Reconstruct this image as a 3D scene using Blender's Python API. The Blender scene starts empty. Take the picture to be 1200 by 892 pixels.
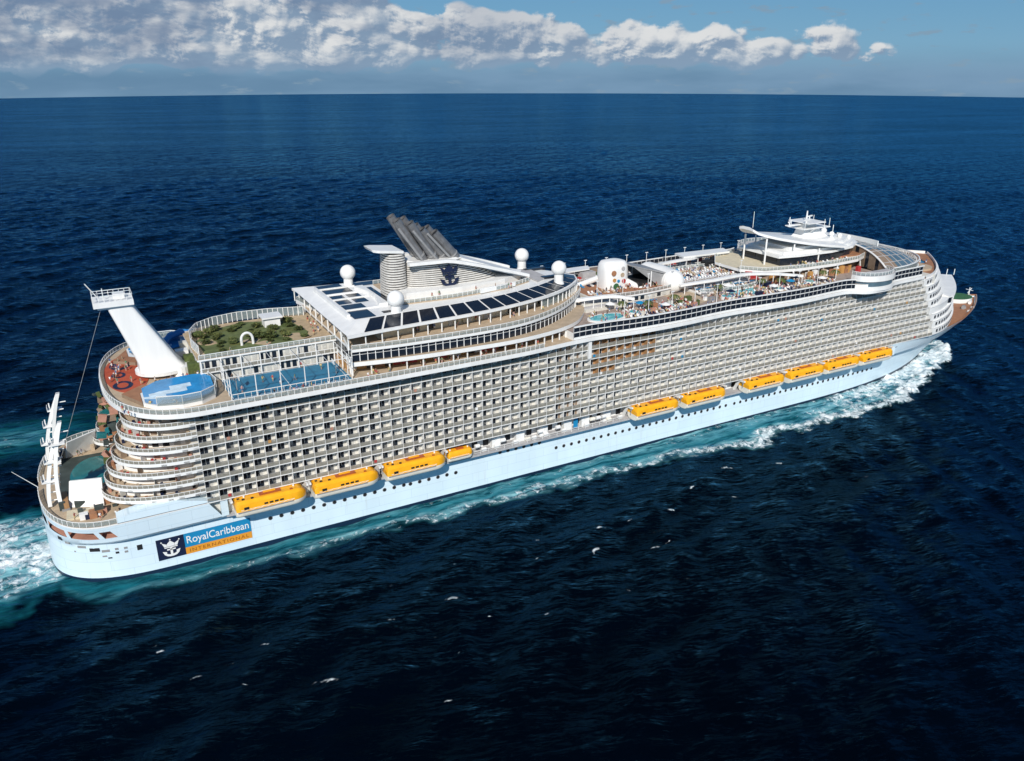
import bpy, bmesh, math, random
import numpy as np
from mathutils import Vector, Matrix, Euler
random.seed(7); rng = np.random.default_rng(11)
R_ = math.radians
SC = bpy.context.scene
COL = SC.collection

# ------------------------------------------------------------------ camera
cd = bpy.data.cameras.new('camera'); cam = bpy.data.objects.new('camera', cd); COL.objects.link(cam)
CAMP = Vector((14.05, -201.17, 109.06)); YAW, PITCH, ROLL = R_(28.671), R_(-21.292), R_(-0.049)
_f = Vector((math.sin(YAW)*math.cos(PITCH), math.cos(YAW)*math.cos(PITCH), math.sin(PITCH)))
_r = Vector((math.cos(YAW), -math.sin(YAW), 0)); _u = _r.cross(_f)
_r2 = _r*math.cos(ROLL)+_u*math.sin(ROLL); _u2 = -_r*math.sin(ROLL)+_u*math.cos(ROLL)
_m = Matrix((_r2, _u2, -_f)).transposed().to_4x4(); _m.translation = CAMP
cam.matrix_world = _m
cd.sensor_fit = 'HORIZONTAL'; cd.sensor_width = 36; cd.lens = 36*948.15/1200
cd.clip_start = 1; cd.clip_end = 60000
SC.camera = cam

# ------------------------------------------------------------------ sun, sky, exposure
SUN_EL, SUN_AZ = R_(36), math.atan2(-0.55, -0.83)      # azimuth from +Y towards +X
sd = bpy.data.lights.new('sun', 'SUN'); so = bpy.data.objects.new('sun', sd); COL.objects.link(so)
sv = Vector((math.sin(SUN_AZ)*math.cos(SUN_EL), math.cos(SUN_AZ)*math.cos(SUN_EL), math.sin(SUN_EL)))
so.rotation_euler = sv.to_track_quat('Z', 'Y').to_euler(); so.location = sv*500
sd.energy = 4.9; sd.angle = R_(0.5); sd.color = (1.0, 0.955, 0.89)
SC.view_settings.view_transform = 'Standard'; SC.view_settings.look = 'None'
SC.view_settings.gamma = 1; SC.view_settings.exposure = 0.0; SC.view_settings.use_curve_mapping = False

class NT:
    """tiny node-tree writer"""
    def __init__(s, tree): s.t = tree; s.n = tree.nodes; s.l = tree.links
    def node(s, typ, **kw):
        n = s.n.new(typ)
        for k, v in kw.items(): setattr(n, k, v)
        return n
    def put(s, sock, v):
        if hasattr(v, 'is_output'): s.l.new(v, sock)
        elif v is not None: sock.default_value = v
    def math(s, op, a, b=None, c=None, clamp=False):
        n = s.node('ShaderNodeMath', operation=op, use_clamp=clamp)
        s.put(n.inputs[0], a); s.put(n.inputs[1], b); s.put(n.inputs[2], c); return n.outputs[0]
    def mix(s, f, a, b, blend='MIX'):
        n = s.node('ShaderNodeMix', data_type='RGBA', blend_type=blend)
        s.put(n.inputs[0], f)
        for i, v in ((6, a), (7, b)):
            if isinstance(v, tuple) and len(v) == 3: v = v+(1,)
            s.put(n.inputs[i], v)
        return n.outputs[2]
    def noise(s, vec, scale, detail=4, rough=.55, dist=0):
        n = s.node('ShaderNodeTexNoise'); s.put(n.inputs['Vector'], vec)
        n.inputs['Scale'].default_value = scale; n.inputs['Detail'].default_value = detail
        n.inputs['Roughness'].default_value = rough; n.inputs['Distortion'].default_value = dist
        return n.outputs[0]
    def ramp(s, v, lo, hi, a=0., b=1., smooth=True):
        n = s.node('ShaderNodeMapRange', interpolation_type='SMOOTHSTEP' if smooth else 'LINEAR')
        s.put(n.inputs[0], v)
        for i, x in ((1, lo), (2, hi), (3, a), (4, b)): s.put(n.inputs[i], x)
        return n.outputs[0]
    def comb(s, x, y, z):
        n = s.node('ShaderNodeCombineXYZ')
        for i, v in enumerate((x, y, z)): s.put(n.inputs[i], v)
        return n.outputs[0]
    def sep(s, v):
        n = s.node('ShaderNodeSeparateXYZ'); s.put(n.inputs[0], v); return n.outputs

def make_world():
    w = bpy.data.worlds.new('World'); SC.world = w; w.use_nodes = True
    k = NT(w.node_tree); k.n.clear()
    tc = k.node('ShaderNodeTexCoord').outputs['Generated']
    x, y, z = k.sep(tc)
    zz = k.math('ADD', z, 0.033)                                  # the sea horizon lies 1.8 degrees down
    vec = k.comb(x, y, k.math('MAXIMUM', zz, 0.004))
    sky = k.node('ShaderNodeTexSky', sky_type='NISHITA', sun_disc=False, sun_elevation=SUN_EL, sun_rotation=SUN_AZ)
    sky.air_density = 1.0; sky.dust_density = 0.3; sky.ozone_density = 3.0; sky.altitude = 100
    k.put(sky.inputs[0], vec)
    hsv = k.node('ShaderNodeHueSaturation'); hsv.inputs['Saturation'].default_value = 1.2; hsv.inputs['Value'].default_value = 1.0
    k.put(hsv.inputs['Color'], sky.outputs[0]); base = hsv.outputs[0]
    # low clouds: az / elevation in degrees
    az = k.math('MULTIPLY', k.math('ARCTAN2', x, y), 57.2958)
    el = k.math('MULTIPLY', k.math('ARCSINE', z), 57.2958)
    e0 = k.math('ADD', el, 1.8)                                   # elevation above the sea line
    def dens(dx, dy):
        a = k.math('ADD', az, dx); e = k.math('ADD', e0, dy)
        big = k.noise(k.comb(k.math('MULTIPLY', a, 0.16), k.math('MULTIPLY', e, 0.20), 8.4), 1.0, 3, .5)
        n1 = k.noise(k.comb(k.math('MULTIPLY', a, 0.26), k.math('MULTIPLY', e, 0.42), 3.7), 1.0, 10, .66, 0.2)
        warp = k.math('MULTIPLY', n1, 0.9)
        def puff(sc, sd):
            v = k.node('ShaderNodeTexVoronoi', feature='SMOOTH_F1'); v.inputs['Smoothness'].default_value = .35
            k.put(v.inputs['Vector'], k.comb(k.math('ADD', k.math('MULTIPLY', a, sc), warp), k.math('ADD', k.math('MULTIPLY', e, sc*1.15), warp), sd)); v.inputs['Scale'].default_value = 1.0
            return k.math('SUBTRACT', 0.55, v.outputs['Distance'])
        top = k.math('ADD', k.ramp(a, 6.0, 33.0, 8.5, 4.6), k.ramp(a, 46.0, 58.0, 0.0, -3.0))
        top = k.math('ADD', top, k.math('MULTIPLY', k.math('SUBTRACT', big, .5), 4.2))
        prof = k.math('MULTIPLY', k.ramp(k.math('ADD', e, k.math('MULTIPLY', k.math('SUBTRACT', big, .5), 1.6)), 0.9, 2.4), k.ramp(k.math('SUBTRACT', e, top), -1.1, 0.9, 1, 0))
        d = k.math('ADD', k.math('MULTIPLY', n1, .85), k.math('ADD', k.math('MULTIPLY', puff(.36, 1.3), 0.46), k.math('MULTIPLY', puff(1.05, 7.1), 0.18)))
        d = k.math('ADD', d, k.math('MULTIPLY', k.math('SUBTRACT', big, .5), k.ramp(a, 22.0, 48.0, 0.30, 0.55)))
        return k.math('SUBTRACT', k.math('ADD', d, k.math('MULTIPLY', prof, 0.62)), 0.77)
    d0 = dens(0, 0); d1 = dens(-0.26, 0.34)
    alpha = k.ramp(d0, -0.01, 0.12)
    d2 = dens(-0.10, 0.13)
    lit = k.ramp(k.math('ADD', k.math('SUBTRACT', d0, d1), k.math('MULTIPLY', k.math('SUBTRACT', d0, d2), 1.1)), -0.13, 0.20)
    shade = k.ramp(k.noise(k.comb(k.math('MULTIPLY', az, 0.13), k.math('MULTIPLY', e0, 0.34), 4.2), 1.0, 6, .6), 0.40, 0.60)
    left = k.ramp(az, 10.0, 40.0, 1.0, 0.12)
    dark = k.math('MULTIPLY', shade, left)
    ccol = k.mix(lit, (3.0, 4.3, 6.0), (9.6, 9.8, 9.9))
    ccol = k.mix(k.math('MULTIPLY', dark, 0.80), ccol, (2.0, 3.0, 4.7))
    ccol = k.mix(k.ramp(e0, 1.2, 3.2, .45, 0), ccol, (3.4, 5.0, 6.8))
    # flat grey-blue band of distant rain and haze under the cloud base
    band = k.math('MULTIPLY', k.ramp(e0, 0.9, 3.2, 1, 0), 0.92)
    rain = k.noise(k.comb(k.math('MULTIPLY', az, 0.07), k.math('MULTIPLY', e0, 0.35), 5.0), 1.0, 4, .55)
    bcol = k.mix(k.ramp(rain, .35, .65), (1.7, 3.2, 5.0), (2.5, 4.2, 6.2))
    col = k.mix(0.80, base, k.mix(k.ramp(e0, 3.0, 15.0), (1.7, 4.4, 7.2), (0.85, 2.9, 6.1)))
    col = k.mix(k.ramp(e0, 6.0, 60.0, 0, 1), col, base)
    col = k.mix(band, col, bcol)
    wisps = k.math('MULTIPLY', k.ramp(k.noise(k.comb(k.math('MULTIPLY', az, 0.42), k.math('MULTIPLY', e0, 1.5), 2.0), 1.0, 7, .6), .56, .68), 0.75)
    col = k.mix(k.math('MULTIPLY', wisps, k.ramp(e0, 8.0, 14.0, 1, 0)), col, (3.0, 4.4, 5.8))
    col = k.mix(k.math('MULTIPLY', alpha, k.ramp(e0, 0.9, 1.9)), col, ccol)
    bg = k.node('ShaderNodeBackground'); k.put(bg.inputs['Color'], col); bg.inputs['Strength'].default_value = 0.075
    out = k.node('ShaderNodeOutputWorld'); k.l.new(bg.outputs[0], out.inputs[0])
make_world()

# ------------------------------------------------------------------ materials
def pmat(name, col, rough=.5, var=.12, scale=.6, metal=0., alpha=1., spec=.5, streak=False):
    m = bpy.data.materials.new(name); m.use_nodes = True
    k = NT(m.node_tree); b = k.n['Principled BSDF']
    oc = k.node('ShaderNodeTexCoord').outputs['Object']
    v = oc
    if streak:
        x, y, z = k.sep(oc); v = k.comb(x, y, k.math('MULTIPLY', z, .12))
    n = k.noise(v, scale, 5, .6)
    f = k.ramp(n, .3, .7, 1-var, 1+var*.35, smooth=False)
    c = k.node('ShaderNodeVectorMath', operation='SCALE'); c.inputs[0].default_value = col[:3]; k.put(c.inputs['Scale'], f)
    k.put(b.inputs['Base Color'], c.outputs[0])
    b.inputs['Roughness'].default_value = rough; b.inputs['Metallic'].default_value = metal
    b.inputs['Alpha'].default_value = alpha; b.inputs['Specular IOR Level'].default_value = spec
    return m
M = {}
M['white'] = pmat('white_paint', (.78, .78, .76), .35, .10, .35, streak=True)
M['hull'] = pmat('hull_paint', (.66, .79, .86), .32, .07, .12, streak=True)
M['boot'] = pmat('waterline_paint', (.006, .02, .05), .4, .2)
M['offwhite'] = pmat('cabin_wall', (.62, .60, .54), .6, .18, 1.3)
M['cream'] = pmat('cream_floor', (.62, .55, .40), .6, .15, .8)
M['grey'] = pmat('grey_metal', (.28, .28, .28), .45, .2, .9)
M['lightgrey'] = pmat('light_grey_deck', (.42, .41, .41), .7, .2, .6)
M['louvre'] = pmat('louvre_metal', (.62, .60, .56), .5, .2, .8)
M['soot'] = pmat('sooty_pipe', (.22, .22, .225), .45, .35, .8, metal=.4)
M['black'] = pmat('black_recess', (.012, .012, .014), .6, .2)
M['glass'] = pmat('dark_window_glass', (.012, .018, .028), .06, .1)
M['shadeglass'] = pmat('curtained_glass', (.16, .165, .165), .1, .2, 1)
M['panel'] = pmat('solar_glass', (.008, .011, .02), .12, .2, 2)
M['seaglass'] = pmat('blue_grey_roof_glass', (.09, .15, .19), .2, .25, .4)
M['rail'] = pmat('tinted_rail_glass', (.30, .285, .24), .3, .2, 2, alpha=.68)
M['screen'] = pmat('clear_screen_glass', (.35, .42, .42), .08, .1, 2, alpha=.35)
M['teak'] = pmat('teak_deck', (.40, .26, .15), .7, .25, .7)
M['deckgrey'] = pmat('weathered_deck', (.34, .27, .23), .75, .3, .5)
M['tan'] = pmat('tan_deck', (.46, .36, .25), .75, .22, .5)
M['brown'] = pmat('red_brown_deck', (.34, .16, .08), .7, .25, .5)
M['red'] = pmat('red_shopfront', (.42, .035, .035), .6, .3, .7)
M['amber'] = pmat('amber_shopfront', (.50, .26, .08), .6, .3, .5)
M['orangewall'] = pmat('ochre_cabin_wall', (.38, .21, .095), .6, .2, .9)
M['brownwall'] = pmat('brown_cabin_wall', (.25, .18, .125), .6, .2, .9)
M['court'] = pmat('blue_court', (.022, .17, .30), .6, .25, .5)
M['redcourt'] = pmat('red_play_court', (.42, .075, .03), .7, .2, .6)
M['navy'] = pmat('navy_paint', (.008, .014, .045), .45, .15)
M['logoblue'] = pmat('sign_blue', (.012, .22, .44), .4, .08)
M['logogold'] = pmat('sign_orange', (.72, .30, .03), .4, .08)
M['brownletter'] = pmat('sign_brown_letter', (.30, .10, .01), .5, .1)
M['boat'] = pmat('lifeboat_orange', (.88, .41, .012), .32, .15, .5)
M['boatdark'] = pmat('lifeboat_shade_orange', (.42, .10, .02), .5, .25, 1.2)  # canopy orange again, with shade put into the colour
M['boathull'] = pmat('lifeboat_white', (.80, .76, .66), .35, .1, .5)
M['pool'] = pmat('pool_water', (.06, .42, .48), .08, .15, .5)
M['surf'] = pmat('surf_water', (.03, .25, .54), .12, .3, .35)
M['foamy'] = pmat('surf_foam', (.55, .70, .80), .4, .3, .8)
M['rock'] = pmat('theatre_dark', (.045, .06, .055), .7, .5, .4)
M['teal'] = pmat('theatre_pool', (.02, .16, .17), .1, .3, .4)
M['leaf'] = pmat('garden_leaf', (.075, .105, .025), .8, .5, 1.5)
M['leaf2'] = pmat('garden_leaf_light', (.13, .14, .035), .8, .5, 1.5)
M['bark'] = pmat('bark', (.10, .07, .045), .9, .3, 3)
M['turf'] = pmat('putting_turf', (.12, .15, .05), .9, .4, .5)
M['sand'] = pmat('garden_sand', (.46, .35, .22), .9, .25, .6)
M['green'] = pmat('helideck_green', (.035, .13, .05), .8, .3, .5)
M['curtain'] = pmat('curtain', (.50, .49, .45), .8, .2, 2)
M['pinkish'] = pmat('gallery_wall', (.48, .24, .17), .7, .3, .5)
M['blueslide'] = pmat('blue_plastic', (.03, .20, .50), .3, .2, .8)

def hull_seams():
    """faint welded plate seams and a little streaking on the hull paint"""
    k = NT(M['hull'].node_tree); b = k.n['Principled BSDF']; src = b.inputs['Base Color'].links[0].from_socket
    x, y, z = k.sep(k.node('ShaderNodeTexCoord').outputs['Object'])
    br = k.node('ShaderNodeTexBrick'); k.put(br.inputs['Vector'], k.comb(x, z, 0)); br.inputs['Scale'].default_value = 1.0; br.inputs['Brick Width'].default_value = 9.0; br.inputs['Row Height'].default_value = 2.6; br.inputs['Mortar Size'].default_value = .07; br.inputs['Mortar Smooth'].default_value = 1.0
    br.inputs['Color1'].default_value = (1,1,1,1); br.inputs['Color2'].default_value = (.95,.96,.97,1); br.inputs['Mortar'].default_value = (.72,.76,.79,1)
    st = k.ramp(k.noise(k.comb(k.math('MULTIPLY', x, .9), k.math('MULTIPLY', z, .07), 0), 1.0, 5, .65), .55, .78)
    c = k.mix(1.0, src, br.outputs['Color'], 'MULTIPLY'); c = k.mix(k.math('MULTIPLY', st, .34), c, (.42, .44, .42))
    k.put(b.inputs['Base Color'], c)
hull_seams()

# ------------------------------------------------------------------ mesh helpers
class MB:
    def __init__(s): s.v = []; s.f = []; s.m = []; s.ml = []; s.ck = []; s.cid = 0; s.lock = 0
    def mi(s, mat):
        if mat not in s.ml: s.ml.append(mat)
        return s.ml.index(mat)
    def add(s, vs, fs, mat):
        o = len(s.v); k = s.mi(mat)
        if not s.lock: s.cid += 1
        s.ck += [s.cid]*len(fs)
        s.v += [tuple(p) for p in vs]; s.f += [tuple(i+o for i in f) for f in fs]; s.m += [k]*len(fs)
    def box(s, x0, x1, y0, y1, z0, z1, mat):
        s.add([(x0,y0,z0),(x1,y0,z0),(x1,y1,z0),(x0,y1,z0),(x0,y0,z1),(x1,y0,z1),(x1,y1,z1),(x0,y1,z1)],
              [(0,3,2,1),(4,5,6,7),(0,1,5,4),(1,2,6,5),(2,3,7,6),(3,0,4,7)], mat)
    def obox(s, a, b, wy, wz, mat, up=(0,0,1)):
        """bar from a to b, width wy across, wz along up"""
        a = Vector(a); b = Vector(b); d = (b-a).normalized(); u = Vector(up)
        sx = d.cross(u)
        if sx.length < 1e-4: sx = d.cross(Vector((1,0,0)))
        sx.normalize(); u = sx.cross(d)
        vs = []
        for p in (a, b):
            for i, j in ((-1,-1),(1,-1),(1,1),(-1,1)): vs.append(p+sx*i*wy/2+u*j*wz/2)
        s.add(vs, [(0,1,2,3)[::-1],(4,5,6,7),(0,1,5,4),(1,2,6,5),(2,3,7,6),(3,0,4,7)], mat)
    def prism(s, poly, z0, z1, mat, top=None, bottom=True):
        s.cid += 1; s.lock += 1
        n = len(poly)
        if sum(poly[i][0]*poly[(i+1)%n][1]-poly[(i+1)%n][0]*poly[i][1] for i in range(n)) < 0: poly = poly[::-1]
        vs = [(x,y,z0) for x,y in poly]+[(x,y,z1) for x,y in poly]
        s.add(vs, [(i,(i+1)%n,n+(i+1)%n,n+i) for i in range(n)], mat)
        s.add([(x,y,z1) for x,y in poly], [tuple(range(n))], top or mat)
        if bottom: s.add([(x,y,z0) for x,y in poly], [tuple(range(n))[::-1]], mat)
        s.lock -= 1
    def strip(s, line, z0, z1, th, mat, nrm=-1):
        """upright wall of thickness th along a polyline (pts xy), closed box section"""
        n = len(line); off = []
        for i in range(n):
            a = line[max(i-1,0)]; b = line[min(i+1,n-1)]
            t = Vector((b[0]-a[0], b[1]-a[1])); t.normalize(); off.append((line[i][0]-t.y*th*-nrm, line[i][1]+t.x*th*-nrm))
        if not isinstance(z0, (list, tuple)): z0 = [z0]*n
        if not isinstance(z1, (list, tuple)): z1 = [z1]*n
        vs = []
        for i in range(n):
            (x,y),(p,q) = line[i], off[i]
            vs += [(x,y,z0[i]),(x,y,z1[i]),(p,q,z1[i]),(p,q,z0[i])]
        fs = []
        for i in range(n-1):
            for j in range(4): fs.append((4*i+j, 4*i+(j+1)%4, 4*i+4+(j+1)%4, 4*i+4+j))
        fs += [(0,1,2,3), tuple(4*(n-1)+j for j in (3,2,1,0))]
        s.add(vs, fs, mat)
    def tube(s, pts, r, mat, n=8, cap=True):
        rs = r if isinstance(r, (list, tuple)) else [r]*len(pts)
        pts = [Vector(p) for p in pts]; vs = []; fs = []
        for i, p in enumerate(pts):
            d = (pts[min(i+1,len(pts)-1)]-pts[max(i-1,0)]).normalized()
            a = d.cross(Vector((0,0,1)))
            if a.length < 1e-3: a = Vector((1,0,0))
            a.normalize(); b = d.cross(a)
            for j in range(n):
                t = 2*math.pi*j/n; vs.append(p+a*math.cos(t)*rs[i]+b*math.sin(t)*rs[i])
        for i in range(len(pts)-1):
            for j in range(n): fs.append((i*n+j, i*n+(j+1)%n, (i+1)*n+(j+1)%n, (i+1)*n+j))
        if cap: fs += [tuple(range(n))[::-1], tuple((len(pts)-1)*n+j for j in range(n))]
        s.add(vs, fs, mat)
    def loft(s, rings, mat, closed=True, caps=True):
        n = len(rings[0]); vs = [p for r in rings for p in r]; fs = []
        for i in range(len(rings)-1):
            for j in range(n if closed else n-1):
                fs.append((i*n+j, i*n+(j+1)%n, (i+1)*n+(j+1)%n, (i+1)*n+j))
        if caps: fs += [tuple(range(n))[::-1], tuple((len(rings)-1)*n+j for j in range(n))]
        s.add(vs, fs, mat)
    def ball(s, c, r, mat, nu=20, nv=12, sz=1.0, v0=0.0):
        rings = []
        for i in range(nv+1):
            t = -math.pi/2+v0+(math.pi-v0)*i/nv; q = max(math.cos(t), 1e-3)
            rings.append([(c[0]+r*q*math.cos(2*math.pi*j/nu), c[1]+r*q*math.sin(2*math.pi*j/nu), c[2]+r*sz*math.sin(t)) for j in range(nu)])
        s.loft(rings, mat)
    def build_each(s, name, parent=None):
        """every shape added becomes an object of its own"""
        out = []
        for c in sorted(set(s.ck)):
            m = MB(); fs = [(f, s.m[i]) for i, f in enumerate(s.f) if s.ck[i] == c]
            ids = sorted({j for f, _ in fs for j in f}); mp = {j: i for i, j in enumerate(ids)}
            m.v = [s.v[j] for j in ids]
            for f, k in fs: m.f.append(tuple(mp[j] for j in f)); m.m.append(m.mi(s.ml[k]))
            out.append(m.build(name, parent))
        return out
    def build(s, name, parent=None, smooth=False, fix=True, loc=None):
        me = bpy.data.meshes.new(name); me.from_pydata(s.v, [], s.f)
        for m in s.ml: me.materials.append(M[m] if isinstance(m, str) else m)
        me.polygons.foreach_set('material_index', s.m)
        if fix:
            bm = bmesh.new(); bm.from_mesh(me); bmesh.ops.recalc_face_normals(bm, faces=bm.faces); bm.to_mesh(me); bm.free()
        if smooth: me.shade_smooth() if smooth is True else me.set_sharp_from_angle(angle=R_(smooth))
        if smooth and smooth is not True: me.polygons.foreach_set('use_smooth', [True]*len(me.polygons))
        me.update()
        o = bpy.data.objects.new(name, me); COL.objects.link(o)
        if parent: o.parent = parent
        if loc: o.location = loc
        return o
def tag(o, label=None, cat=None, group=None, kind=None):
    for k, v in (('label', label), ('category', cat), ('group', group), ('kind', kind)):
        if v: o[k] = v
    return o
def empty(name, loc=(0,0,0), rz=0):
    o = bpy.data.objects.new(name, None); COL.objects.link(o); o.location = loc; o.rotation_euler = (0,0,rz); o.empty_display_size = .5; return o
def copy_tree(o, parent=None):
    c = o.copy(); COL.objects.link(c)
    if parent: c.parent = parent
    for ch in o.children: copy_tree(ch, c)
    return c
def lerp(tab, x):
    return float(np.interp(x, [t[0] for t in tab], [t[1] for t in tab]))
def smooth_tab(tab, x):
    """monotone smooth interpolation of a small table"""
    xs = [t[0] for t in tab]; ys = [t[1] for t in tab]
    if x <= xs[0]: return ys[0]
    if x >= xs[-1]: return ys[-1]
    i = int(np.searchsorted(xs, x))-1
    h = xs[i+1]-xs[i]; t = (x-xs[i])/h
    def sl(j):
        if j == 0: return (ys[1]-ys[0])/(xs[1]-xs[0])
        if j == len(xs)-1: return (ys[-1]-ys[-2])/(xs[-1]-xs[-2])
        return (ys[j+1]-ys[j-1])/(xs[j+1]-xs[j-1])
    a, b = sl(i)*h, sl(i+1)*h
    return ys[i]*(2*t**3-3*t*t+1)+a*(t**3-2*t*t+t)+ys[i+1]*(-2*t**3+3*t*t)+b*(t**3-t*t)
def both(side_pts):
    """closed outline from starboard pts (x, y<0) going stern to bow"""
    return list(side_pts)+[(x, -y) for x, y in reversed(side_pts) if abs(y) > 1e-6]

# ------------------------------------------------------------------ the sea
RS = 221000.0
def sea_drop(x, y): return -((x-120)**2+(y+20)**2)/(2*RS)
def hull_half(x):
    """half width of the waterline at x"""
    x = np.asarray(x, float); y = np.full_like(x, 23.5)
    st = x < 26.6; X = np.clip(1-(x+3.4)/30, 0, 1); y = np.where(st, 23.5*np.clip(1-X**3, 0, 1)**(1/3), y)
    s = np.clip((x-215)/113, 0, 1); y = np.where(x > 215, 23.5*np.clip(1-s**3, 0, 1)**1.2, y)
    return np.where((x < -3.4) | (x > 328), 0, y)
def make_sea():
    # rings around a point on the water, fine in the forward sector
    c0 = np.array([14.0, -201.0])
    az_f = np.radians(np.arange(-14, 72, 0.1)); az_c = np.radians(np.arange(72, 346, 2.0))
    az = np.concatenate([az_f, az_c]); na = len(az)
    rr = np.concatenate([[0.5, 12, 30, 50], np.geomspace(70, 900, 1150), np.geomspace(905, 9000, 150)]); nr = len(rr)
    A, Rr = np.meshgrid(az, rr)
    X = c0[0]+Rr*np.sin(A); Y = c0[1]+Rr*np.cos(A)
    Z = sea_drop(X, Y)
    # wind waves
    r2 = np.random.default_rng(5)
    fade = np.clip((1500-Rr)/900, 0, 1)
    H = np.zeros_like(X)
    for i in range(46):
        lam = 7*(55/7)**r2.random(); th = R_(-62)+r2.normal()*0.45
        kx, ky = 2*np.pi/lam*np.cos(th), 2*np.pi/lam*np.sin(th)
        amp = 0.0120*lam**0.9*(.5+r2.random())*.62*(1 if lam < 18 else (18/lam)**1.1)
        ph = r2.random()*6.28
        H += amp*np.sin(kx*X+ky*Y+ph+0.8*np.sin(0.013*X+0.017*Y+i))
    Hn = H.copy()
    # wake fields
    hw = hull_half(X); dist = -Y-hw                               # metres outboard of the starboard side
    inx = np.clip((X+3)/4, 0, 1)*np.clip((330-X)/2, 0, 1)
    def n2(x, y, lam, seed, oct=4):
        g = np.random.default_rng(seed); out = np.zeros_like(x); a = 1; tot = 0
        for o in range(oct):
            for _ in range(5):
                th = g.random()*6.28; l = lam*(.7+.6*g.random())/2**o
                out += a*np.sin((x*np.cos(th)+y*np.sin(th))*2*np.pi/l+g.random()*6.28+1.3*np.sin((x*np.sin(th)-y*np.cos(th))*2*np.pi/(l*1.7)))
            tot += a*2.2; a *= .6
        return out/tot
    W = np.interp(X, [-60,-13,3,20,39,59,81,105,132,155,176,192,208,231,259,288,315,326,330], [14,7,8,6.5,9,8.5,10,11,11.5,13,16,18,13.5,17.5,17.5,12,13,8,1])
    edge = n2(X, Y, 26, 3, 4)*3.2; 
    q = dist/np.maximum(W+edge*np.clip(W/10,0.2,1.2), .5)
    inner = np.clip(1-q, 0, 1)
    side = np.where((dist > -3) & (X > -3), 1.0, 0.0)*np.clip((331-X)/3, 0, 1)
    turq = side*np.clip(inner*2.4, 0, 1)*np.interp(X, [-10,40,110,200,260,320], [.45,.6,.8,.9,.8,.7])
    # outer breaking crest + dense foam at the bow shoulder
    crest = np.exp(-((q-np.interp(X, [100,260], [.66,.80]))/np.interp(X, [100,260], [.30,.20]))**2)*np.interp(X, [-10,30,60,120,160,230,300,325], [.24,.46,.56,.66,.72,.88,1.0,1.0])
    bow = np.interp(X, [180,215,245,275,300,325], [0,.35,.75,.95,1.1,1.1])*np.clip((1.02-q)*4, 0, 1)
    foam = side*np.clip(np.maximum(crest, bow*(.88+.40*n2(X, Y, 14, 9, 4))), 0, 1.2)
    foam = np.maximum(foam, side*inner*np.interp(X, [-5,100,200,260], [.26,.44,.52,.52]))
    foam *= np.where(dist > W*2.2+4, 0, 1)
    # mirrored wash on the port side
    distp = Y-hw; Wp = np.interp(X, [-13,20,80,200,290,326], [22,18,14,16,13,6])+n2(X, Y, 30, 4, 3)*3
    qp = distp/np.maximum(Wp, .5)
    sp = np.where((distp > -3) & (X > -3) & (X < 330), 1.0, 0)*np.clip(1-qp, 0, 1)
    turq = np.maximum(turq, sp*.8); foam = np.maximum(foam, sp*.55)
    # the churned wake astern
    aft = np.clip((2-X)/5, 0, 1)*np.clip((X+420)/300, 0, 1)
    wy = np.abs(Y-1)/(25+np.clip(-X, 0, 400)*.09+n2(X, Y, 22, 6, 4)*4.5)
    aw = aft*np.clip((1-wy)*2.5, 0, 1)
    turq = np.maximum(turq, aw)
    foam = np.maximum(foam, aw*(.80+.42*n2(X*.5, Y, 13, 8, 4))*np.clip(1.15-wy*.6, 0, 1))
    # turquoise plume beyond the stern
    far = np.exp(-(((X+20)/26)**2+((Y-75)/10)**2)*.9); turq = np.maximum(turq, far*.85); foam = np.maximum(foam, far*.42)
    turq = np.clip(turq, 0, 1); foam = np.clip(foam, 0, 1.2)
    rough = n2(X, Y, 7, 21, 3)
    bigf = np.clip(foam-.35, 0, 1)
    Z = Z+H*fade*(1-.5*turq)+rough*bigf*1.1+bigf*np.interp(X, [200,260,325], [.2,1.0,1.8])*np.clip(q, 0, 1)
    # whitecaps sit on a few of the steepest crests
    pts = [(42.1,-76.2,4.5),(111.2,-64.8,3.6),(73.4,-65.3,3.2),(130.4,-64.4,3),(169.2,-46.7,4),(88.8,-79.5,2),(20.5,-62.8,2.4),(15.4,-52.8,2.5),(140,-58,2.4),(125,-70,2.2),(118,-57,2.6),(152,-52,2.6),(60,-92,1.8),(34,-60,2),(28,-70,1.6),(98,-60,2),(78,-74,1.5),(185,-52,3),(160,-60,2)]
    cap = np.zeros_like(X)
    for i, (px, py, s) in enumerate(pts):
        th = R_(-12)+r2.normal()*.3; dx, dy = X-px, Y-py
        a = dx*np.cos(th)+dy*np.sin(th); b = -dx*np.sin(th)+dy*np.cos(th)+.25*np.abs(a)
        cap = np.maximum(cap, np.exp(-(a/(s*.7))**2-(b/(s*.20))**2))
    for i in range(60):
        px, py = 15+r2.random()*190, -48-r2.random()*48*(1-.3*r2.random()); th = R_(-12)+r2.normal()*.3; dx, dy = X-px, Y-py; l = .8+r2.random()*1.8
        a = dx*np.cos(th)+dy*np.sin(th); b = -dx*np.sin(th)+dy*np.cos(th)+.12*np.abs(a)
        cap = np.maximum(cap, (.35+.45*r2.random())*np.exp(-(a/l)**2-(b/(l*.22))**2))
    foam = np.maximum(foam, cap*.84)
    nv = X.size
    me = bpy.data.meshes.new('sea')
    idx = np.arange(nv).reshape(nr, na); nxt = np.roll(idx, -1, 1)
    F = np.stack([idx[:-1], idx[1:], nxt[1:], nxt[:-1]], -1).reshape(-1, 4)
    me.vertices.add(nv); me.vertices.foreach_set('co', np.stack([X, Y, Z], -1).astype(np.float32).ravel())
    nf = len(F); me.loops.add(nf*4); me.loops.foreach_set('vertex_index', F.astype(np.int32).ravel())
    me.polygons.add(nf); me.polygons.foreach_set('loop_start', np.arange(0, nf*4, 4, dtype=np.int32)); me.polygons.foreach_set('loop_total', np.full(nf, 4, np.int32))
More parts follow.
